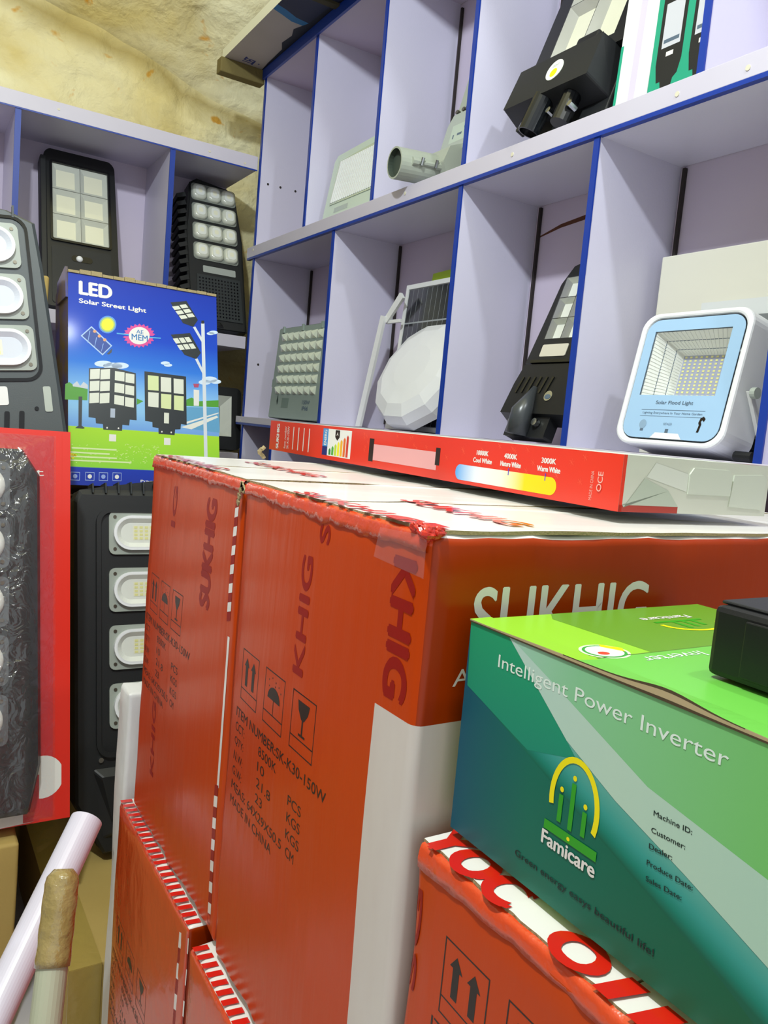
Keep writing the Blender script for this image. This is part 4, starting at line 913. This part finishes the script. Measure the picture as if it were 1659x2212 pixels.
# torn kraft patch at the shared top corner of the two cartons
tp = MB()
for k in range(7):
    y = .741+.0022*k+.002*noise.noise(V((k, 1, 1))); z = -.062-.004*abs(k-3); tp.prism(Fr((.2962, y-.004, z-.0022*k), (0, -1, 0), (0, 0, 1), (-1, 0, 0)).turn(2.3*k), [(-.0042, -.002), (.001, -.0035), (.0038, .0), (.001, .003), (-.002, .0022)], 0, .0016, kraft_e)
tp.v = [tuple(V(p)-w2l(left)) for p in tp.v]; tp.build('torn_corner', left)

# ------------------------------------------------------------------ thin red box on top of the cartons
TZ = -.0535
TB = thing('light_box', 'long flat red and white light box lying on top of the orange cartons', 'box', (.524, .462, TZ), R(0))
th = math.atan2(.018, .785); TB.rotation_euler = (0, 0, -th); TLn, TW, TH = .79, .203, .049
mb = MB().box(0, TW, 0, TLn, 0, TH, thin_white)
FX = Fr((0, TLn, 0), (0, -1, 0), (0, 0, 1), (-1, 0, 0)); mb.rect(FX, 0, TLn, 0, TH, thin_red, .0003)
FYt = Fr((0, 0, 0)); mb.rect(FYt, 0, .075, 0, .006, M('dark_red_flap', '#a83a30', .4), .0006); mb.rect(FYt, .0, .004, 0, TH, thin_red, .0006)
FTt = Fr((0, TLn, TH), (0, -1, 0), (1, 0, 0), (0, 0, 1)); mb.rect(FTt, .77, TLn, .165, TW, thin_red, .0004)
# printing, x along the face in metres: px x -> metres through perspective is handled by measured Y
def yx(Y): return TLn-(Y-.462)
wp = white_pr
mb.text(FX.at(yx(1.222), .004).turn(R(90)), 'SUKHIG', 0, .040, -.010, .0, wp, .0008, .05)
mb.text(FX.at(yx(1.190), .006).turn(R(90)), 'Item number', 0, .036, -.008, .0, wp, .0008); mb.text(FX.at(yx(1.178), .006).turn(R(90)), 'SK-K30-150W', 0, .036, -.008, .0, wp, .0008)
for i in range(4): a = yx(1.155)+i*.020; mb.rect(FX, a, a+.003, .006, .042, wp, .0008)
a, b = yx(1.045), yx(.955)
mb.rect(FX, a, b, .006, .045, M('label_white', '#e4e6e2', .3), .0007); mb.rect(FX, a, a+.017, .006, .019, M('eu_blue', '#16286e', .3), .0010); mb.rect(FX, a, a+.017, .019, .045, M('energy_blue', '#3f8fcf', .3), .0010)
mb.text(FX.at(a+.013, .021).turn(R(90)), 'ENERG', 0, .022, -.0, .008, wp, .0013, .02)
mb.flat(FX, [(a+.040, .044), (a+.054, .044), (a+.054, .034), (a+.047, .029), (a+.040, .034)], ink, .0010)
mb.text(FX, 'A', a+.044, a+.050, .036, .041, wp, .0013)
for i, c in enumerate(('#1f7d3e', '#4aa53c', '#b9d531', '#e8e02d', '#e8ac2b', '#dd6a2a', '#c93a2c')):
    x = a+.022+i*.009; hh = .010+.0035*i; mb.flat(FX, [(x, .0075), (x+.0065, .0075), (x+.0065, .0075+hh-.003), (x+.00325, .0075+hh), (x, .0075+hh-.003)], M('energy_%d' % i, c, .35), .0010)
a, b = yx(.893), yx(.742)
mb.rect(FX, a, b, .010, .031, M('pink_window', '#e6a9a9', .3, coat=.5), .0009); mb.rect(FX, a-.010, a+.002, .008, .038, ink, .0011); mb.rect(FX, b-.003, b+.006, .016, .036, ink, .0011)
a, b = yx(.703), yx(.540)
bar = grad_mat('temperature_bar_print', [(0, '#4fa3e8'), (.22, '#dfe6ee'), (.5, '#f0ead8'), (.72, '#f2d417'), (1, '#f4cf0c')], direction=(0, -1, 0), lo=-(TLn-a), hi=-(TLn-b))
mb.flat(FX, rrect(b-a, .017, .0085, 6, (a+b)/2, .0125), bar, .0009)
for (t_, s_, c_) in (('10000K', 'Cool White', .655), ('4000K', 'Nature White', .6085), ('3000K', 'Warm White', .552)):
    x = yx(c_); mb.text(FX, t_, x-.012, x+.008, .0335, .0385, wp, .0009, .04); mb.text(FX, s_, x-.017, x+.015, .0255, .0305, wp, .0009, .04)
for c_ in (.612, .557): x = yx(c_); mb.rect(FX, x, x+.0012, .017, .024, M('pen_mark', '#4d3fc0', .4), .0013)
x = yx(.494); mb.text(FX.at(x, .006).turn(R(90)), 'MADE IN CHINA', 0, .026, 0, .0035, M('pale_pink_print', '#e9a79b', .4), .0009)
x = yx(.486); mb.text(FX.at(x, .022).turn(R(90)), 'CE', 0, .010, -.003, .003, M('pale_pink_print', ''), .0009, .02); mb.ring(FX, ell(.003, .0035, 10, x, .018), ell(.002, .0024, 10, x, .018), .0008, .001, M('pale_pink_print', ''))
rnd = random.Random(5)
for i in range(34):
    x = rnd.uniform(yx(.92), yx(.50)); y = rnd.uniform(.02, .046)
    for k in range(6):
        q = R(60*k+20); mb.flat(FX, [(x, y), (x+.0035*math.cos(q), y+.0035*math.sin(q)), (x+.0035*math.cos(q)+.0003, y+.0035*math.sin(q)+.0003), (x+.0004, y+.0004)], M('firework_print', '#ef5a3c', .4), .0006)
mb.build('body', TB, bevel=.0012)
ft = MB(); ft.prism(FYt, [(.085, .018), (.145, .018), (.145, .036), (.140, .042), (.090, .042), (.085, .036)], .0, .0014, M('box_tab', '#c9cfc2', .4)); ft.prism(FYt, [(.145, .008), (.195, .006), (.198, .036), (.192, .040), (.148, .038)], .0, .0012, M('box_tab', ''))
ft.build('end_tab', TB)
ft = MB(); ft.flat(FYt, [(.004, .006), (.075, .006), (.06, .020), (.028, .030), (.006, .004)], M('end_fold', '#b4beaf', .4), .0012); ft.flat(FYt, [(.03, .031), (.084, .020), (.084, .036), (.04, .044)], M('end_fold2', '#d5d9d0', .35), .001); ft.build('end_fold', TB)

# ------------------------------------------------------------------ green inverter box + black unit
GX0, GX1, GY0, GY1, GZ0, GZ1 = .320, .550, .055, .392, -.2605, -.1185
GB = thing('inverter_box', 'green and teal inverter carton with yellow arch logo, nearest on the right', 'box', (GX0, GY1, GZ0))
GL, GH, GD = GY1-GY0, GZ1-GZ0, GX1-GX0
Fg = Fr((0, 0, 0), (0, -1, 0), (0, 0, 1), (-1, 0, 0))
def gp(px, py):                       # photograph pixel on this face -> face coordinates
    d = cf*1.0 + cr*((px-829.5)/1700) - cu*((py-1106)/1700); k = GX0/d.x; p = d*k
    return GY1-p.y, p.z-GZ0
mb = MB().box(0, GD, -GL, 0, 0, GH, M('lime_top', '#8cc82f', .4, coat=.1))
teal_a = grad_mat('teal_gradient', [(0, '#14506e'), (.16, '#157070'), (.45, '#0d7a5f'), (1, '#086b3f')], direction=(0, -1, 0), lo=0, hi=.24)
def band_y(x0, off):                  # diagonals going down to the right
    return None
base_g = grad_mat('inverter_base_print', [(0, '#0b5268'), (.28, '#066a58'), (1, '#045a36')], direction=(0, -1, 0), lo=0, hi=.25)
mb.rect(Fg, 0, GL, 0, GH, base_g, .0003)
def G(pts, mat, h): mb.flat(Fg, [gp(*p) for p in pts], mat, h)
def clampG(pts):
    return [(min(max(x, 0), GL), min(max(y, 0), GH)) for x, y in pts]
def Gc(pts, mat, h): mb.flat(Fg, clampG([gp(*p) for p in pts]), mat, h)
# soft teal band (gradient across its width) between the dark lower corner and the pale diagonal
pA, pB = V(gp(1030, 1500)), V(gp(1480, 2010)); dv = (pB-pA).normalized(); nv = V((-dv.y, dv.x)); nv = nv if nv.y > 0 else -nv
n3 = V((0, -nv.x, nv.y)); off = nv.dot(pA)
soft = grad_mat('inverter_soft_band', [(0, '#055f48'), (.12, '#08806e'), (.3, '#359a90'), (1, '#86bfae')], direction=tuple(n3), lo=off-.002, hi=off+.045)
Gc([(1022, 1345), (1021, 1340), (1800, 1655), (1800, 2500), (1560, 2120), (1030, 1500)], soft, .0005)
upleft = grad_mat('inverter_upper_left', [(0, '#0e7f72'), (1, '#1f9b6c')], direction=(0, 0, 1), lo=.05, hi=.14)
a0 = gp(1098, 1370); a1 = gp(1230, 1610); a2 = gp(1310, 1700)
mb.flat(Fg, clampG([(0, GH), a0, a1, gp(1245, 1640), gp(1140, 1620), gp(1010, 1480)]), upleft, .0007)
pale = grad_mat('inverter_pale_green', [(0, '#a9cfc2'), (.35, '#86c596'), (1, '#6fbf5e')], direction=(0, -1, 0), lo=.02, hi=.24)
mb.flat(Fg, clampG([a0, (GL, GH), gp(1800, 2250), gp(1659, 2090), gp(1480, 1890), gp(1330, 1730), gp(1225, 1600)]), pale, .0009)
wband = grad_mat('inverter_white_band', [(0, '#b4d4ca'), (.5, '#b5d2c0'), (1, '#a9cdb9')], direction=(0, -1, 0), lo=.02, hi=.24)
mb.flat(Fg, clampG([a0, gp(1200, 1480), gp(1400, 1700), gp(1659, 1900), gp(1800, 2010), gp(1800, 2250), gp(1659, 2090), gp(1480, 1890), gp(1330, 1730), gp(1225, 1600)]), wband, .0011)
def gtext(t, p0, p1, hpx, mat, bold=0, h=.0016):     # baseline from p0 to p1 in pixels, cap height in metres
    a, b = V(gp(*p0)), V(gp(*p1)); ang = math.atan2(b.y-a.y, b.x-a.x); L_ = (b-a).length
    mb.text(Fg.at(a.x, a.y).turn(ang), t, 0, L_, 0, hpx, mat, h, bold)
gtext('Intelligent Power Inverter', (1076, 1449), (1572, 1672), .0105, M('pale_print_white', '#dfeee4', .35), .0)
lx = lambda p: V(gp(*p))
c1, c2 = lx((1240, 1705)), lx((1240, 1705))
top = lx((1240, 1632)); lft = lx((1185, 1765)); rgt = lx((1290, 1790)); cx_ = (lft.x+rgt.x)/2; cyb = (lft.y+rgt.y)/2; rx_ = abs(rgt.x-lft.x)/2+.001; ry_ = top.y-cyb
arc = [(cx_+rx_*math.cos(R(a)), cyb+.010+(ry_-.010)*math.sin(R(a))) for a in range(-22, 203, 9)]; arc2 = [(cx_+(rx_-.0035)*math.cos(R(a)), cyb+.010+(ry_-.0135)*math.sin(R(a))) for a in range(-22, 203, 9)]
for i in range(len(arc)-1): mb.flat(Fg, [arc[i], arc[i+1], arc2[i+1], arc2[i]], yellow_p, .0016)
for (xx, y0_, y1_) in ((-.0095, .000, .016), (-.001, -.001, .026), (.0085, .0, .014)):
    X_ = cx_+xx; Y_ = cyb-.004; mb.rect(Fg, X_-.0016, X_+.0016, Y_+y0_, Y_+y1_, green_p, .0018); mb.flat(Fg, ell(.0014, .0016, 14, X_, Y_+y1_+.003), yellow_p, .0018)
mb.rect(Fg, cx_-rx_-.0015, cx_+rx_+.001, cyb-.0125, cyb-.0070, green_p, .0017); mb.flat(Fg, ell(.0012, .0012, 10, cx_-.001, cyb-.0100), yellow_p, .0019)
mb.text(Fg, 'Famicare', cx_-rx_-.002, cx_+rx_+.001, cyb-.0215, cyb-.0135, white_pr, .0018, .03)
for t_, p0, p1 in (('Machine ID:', (1413, 1761), (1496, 1803)), ('Customer:', (1408, 1797), (1481, 1835)), ('Dealer:', (1403, 1832), (1453, 1858)), ('Produce Date:', (1398, 1867), (1497, 1924)), ('Sales Date:', (1396, 1902), (1473, 1945))):
    gtext(t_, p0, p1, .0026, M('dark_green_ink', '#0c2621', .4), .012)
gtext('Green energy easys beautiful life!', (1113, 1850), (1412, 2072), .0050, M('dark_teal_ink', '#02211f', .5), .008)
# top face
Ft = Fr((0, 0, GH), (0, -1, 0), (1, 0, 0), (0, 0, 1))
mb.flat(Ft, [(.012, .060), (.10, .015+.05), (.16, .14), (.16, GD), (.0, GD), (.0, .07)], M('olive_green_print', '#5f9424', .4, coat=.1), .0003)
mb.rect(Ft, .092, GL, 0, GD, M('mid_green_print', '#68bb48', .4, coat=.1), .0005); mb.rect(Ft, .0915, .0925, 0, GD, M('seam_dark', '#5b7d2c', .5), .0008)
def gt(px, py):
    d = cf*1.0 + cr*((px-829.5)/1700) - cu*((py-1106)/1700); k = GZ1/d.z; p = d*k; return GY1-p.y, p.x-GX0
S0 = V(gt(1306, 1408)); mb.flat(Ft, ell(.0135, .0165, 26, *S0), M('seal_pale', '#cfe6c0', .4), .0008); mb.flat(Ft, ell(.0118, .0145, 26, *S0), M('seal_green', '#2f9a3a', .4), .0010); mb.flat(Ft, ell(.0102, .0125, 26, *S0), white_pr, .0012)
mb.flat(Ft, ell(.003, .004, 12, S0.x+.003, S0.y-.004), M('seal_red', '#c9412c', .4), .0014); mb.flat(Ft, [(S0.x-.012, S0.y+.008), (S0.x-.002, S0.y+.017), (S0.x+.004, S0.y+.013), (S0.x-.008, S0.y+.005)], yellow_p, .0014)
Q0 = V(gt(1425, 1424)); mb.text(Ft.at(*V(gt(1527, 1414))).turn(R(-90)), 'Inverter', -.0, .052, -.007, .002, M('pale_print_white', ''), .0012)
Lc = V(gt(1500, 1350)); ar = [(Lc.x-.004+.026*math.cos(R(a))*.7, Lc.y+.0+.030*math.sin(R(a))) for a in range(-95, 96, 12)]; ar2 = [(Lc.x-.004+.022*math.cos(R(a))*.7, Lc.y+.026*math.sin(R(a))) for a in range(-95, 96, 12)]
for i in range(len(ar)-1): mb.flat(Ft, [ar[i], ar[i+1], ar2[i+1], ar2[i]], yellow_p, .001)
for k in range(3): mb.rect(Ft, Lc.x-.010, Lc.x+.006-.002*k, Lc.y-.012+k*.010, Lc.y-.008+k*.010, green_p, .001)
mb.rect(Ft, Lc.x-.013, Lc.x-.010, Lc.y-.028, Lc.y+.022, green_p, .001)
mb.text(Ft.at(Lc.x-.021, Lc.y+.02).turn(R(-90)), 'Famicare', 0, .05, -.003, .004, white_pr, .001, .03)
mb.build('body', GB, bevel=.0012)
# lifted lid edge with corrugated kraft lip
lipd = M('card_core_dark', '#4d3f28', .8); lipc = M('card_core_pale', '#b9a780', .8); lip = MB(); N_ = 60
for i in range(N_):
    def prof(t):
        x = t*GL; w_ = .0006+.0016*max(0, math.sin((x-.02)*14))*(x > .02)+.0035*math.exp(-((x-.155)/.022)**2); return x, w_
    x, a = prof(i/N_); x2, b = prof((i+1)/N_)
    lip.face([Fg.p(x, GH-.0012, .001), Fg.p(x2, GH-.0012, .001), Fg.p(x2, GH-.0004+b*.15, .0011), Fg.p(x, GH-.0004+a*.15, .0011)], lipd); lip.face([Fg.p(x, GH-.0004+a*.15, .0011), Fg.p(x2, GH-.0004+b*.15, .0011), Fg.p(x2, GH+b*.7, .0012), Fg.p(x, GH+a*.7, .0012)], lipc); lip.face([Fg.p(x, GH+a*.7, .0012), Fg.p(x2, GH+b*.7, .0012), Fg.p(x2, GH+b, .0012), Fg.p(x, GH+a, .0012)], lipd if a > .0018 else lipc); lip.face([Fg.p(x, GH+a, .0012), Fg.p(x2, GH+b, .0012), Fg.p(x2, GH+.0008, -.016), Fg.p(x, GH+.0008, -.016)], M('lime_top', '') if i/N_*GL < .092 else M('mid_green_print', ''))
lip.build('lid_edge', GB)
BU = thing('black_unit', 'black plastic power unit resting on the green inverter carton', 'electronic unit', (.375, .257, -.1165))
mb = MB().box(0, .165, -.19, 0, 0, .0385, black); mb.build('case', BU, bevel=.0035)
MB().box(.006, .158, -.183, -.0, .0385, .0405, blackm).build('lid', BU, bevel=.001)
MB().box(-.0016, .0, -.19, -.020, .004, .034, black).build('side_panel', BU, bevel=.001)

# ------------------------------------------------------------------ white carton behind the left carton
def slim_white():
    t = thing('white_carton', 'slim dented white carton squeezed behind the left orange carton', 'carton', (.300, 1.145, FLOOR))
    mb, warp = carton_body(.300, .86, 1.141, 1.20, FLOOR, -.425, {k: M('dented_white_card', '#dedfe0', .5, bump=(30, .4, (1, 1, .5))) for k in ('-x', '+x', '-y', '+y', '+z', '-z')}, r=.006, bulge=0, seed=31, dent=1.6)
    mb.rect(Fr((.298, 1.2, -.70), (0, -1, 0), (0, 0, 1), (-1, 0, 0)), .010, .018, 0, .006, ink, .001)
    mb.v = [tuple(V(p)-V(t.location)) for p in mb.v]; mb.warp(lambda p: warp(p+V(t.location))-V(t.location)); mb.build('body', t, smooth=True, weld=True)
slim_white()

# ------------------------------------------------------------------ brown cartons
def brown(label, x0, x1, y0, y1, z0, z1, tape=True, seed=0, mat=None):
    o = V((x0, y0, z0)); t = thing('cardboard_box', label, 'box', tuple(o)); mat = mat or kraft
    mb, warp = carton_body(x0, x1, y0, y1, z0, z1, {k: mat for k in ('-x', '+x', '-y', '+y', '+z', '-z')}, r=.006, bulge=.002, seed=seed, step=.04)
    mb.warp(warp); mb.v = [tuple(V(p)-o) for p in mb.v]; mb.build('body', t, smooth=True, weld=True)
    if tape:
        q = MB(); q.box(x0-.001, x0+.05, y0-.0012, y1, z1-.0005, z1+.0012, kraft_g); q.box(x0-.0012, x0+.05, y0-.0016, y0+.001, z0, z1, kraft_g); q.v = [tuple(V(p)-o) for p in q.v]; q.build('packing_tape', t)
    return t
brown('taped brown carton beneath the tall black lamp, beside the white pipe', .250, .70, 1.215, 1.80, FLOOR, -.900, True, 1)
brown('brown carton under the red wrapped box at the left frame edge', -.42, .185, 1.34, 1.86, FLOOR, -.735, False, 2)
brown('brown carton hidden behind the red wrapped box, carrying the dark grey lamp', -.36, .272, 1.585, 1.86, -.733, -.152, False, 3)
brown('tall brown carton under the blue street light box', -.10, .85, 1.865, 2.36, FLOOR, -.226, False, 4)
brown('brown carton standing left of the blue street light box', -.08, .300, 2.05, 2.30, -.220, .285, False, 5)

# ------------------------------------------------------------------ pipe and stick
def px_ray(px, py): return cf*1.0 + cr*((px-829.5)/1700) - cu*((py-1106)/1700)
pt = px_ray(187, 1772); pt = pt*(1.06/pt.y); pb = px_ray(-12, 2190); pb = pb*(.90/pb.y)
dirp = (pb-pt).normalized(); ff = pb + dirp*((FLOOR+.012-pb.z)/dirp.z)
pp = thing('plastic_pipe', 'white plastic pipe with a drilled hole leaning across the lower left', 'pipe', tuple(ff))
MB().tube([V((0, 0, 0)), pt-ff], .0215, pvc, 40, hollow=.0018, inner=M('pipe_inside', '#8d8a99', .6)).build('pipe_wall', pp, smooth=False)
hp = px_ray(113, 1855); side = (-hp).normalized(); L0 = pt-ff; tt = .14*L0.length
c0 = pt - (pt-ff).normalized()*.088; ax = (pt-ff).normalized(); tocam = (-c0 - ax*(-c0).dot(ax)).normalized(); sd = ax.cross(tocam)
cd = c0-ff + (tocam*.96 + sd*(-.25 if (sd.dot(cr) > 0) else .25)).normalized()*.0202
nn_ = (cd-(c0-ff)).normalized(); MB().prism(Fr(cd, ax, nn_.cross(ax), nn_), ell(.0034, .0034, 14), -.001, .0009, M('hole_dark', '#4a4858', .6)).build('screw_hole', pp)
st_ = px_ray(130, 1940); st_ = st_*(.86/st_.y); sb_ = px_ray(96, 2230); sb_ = sb_*(.80/sb_.y); ds = (sb_-st_).normalized(); sf = sb_ + ds*((FLOOR+.005-sb_.z)/ds.z)
sk = thing('wooden_stick', 'pale round stick with its top end wrapped in brown tape', 'stick', tuple(sf))
MB().tube([V((0, 0, 0)), st_-sf], .0162, M('pale_green_wood', '#b3b7a2', .6, var=(20, .4, '#9fa38c', (1, 1, .1))), 24).build('shaft', sk, smooth=False)
rp = []; rs = []
for i in range(14):
    p = (st_-sf)*(1+.012*(i-9)); rp.append(p); rs.append((.0180+.0004*math.sin(i*1.7)) if i < 12 else (.0165 if i == 12 else .010))
MB().tube(rp, rs, M('brown_packing_tape', '#a3915f', .25, coat=.6, bump=(70, .8), var=(30, .3, '#86743f')), 24).build('tape_wrap', sk, smooth=True)
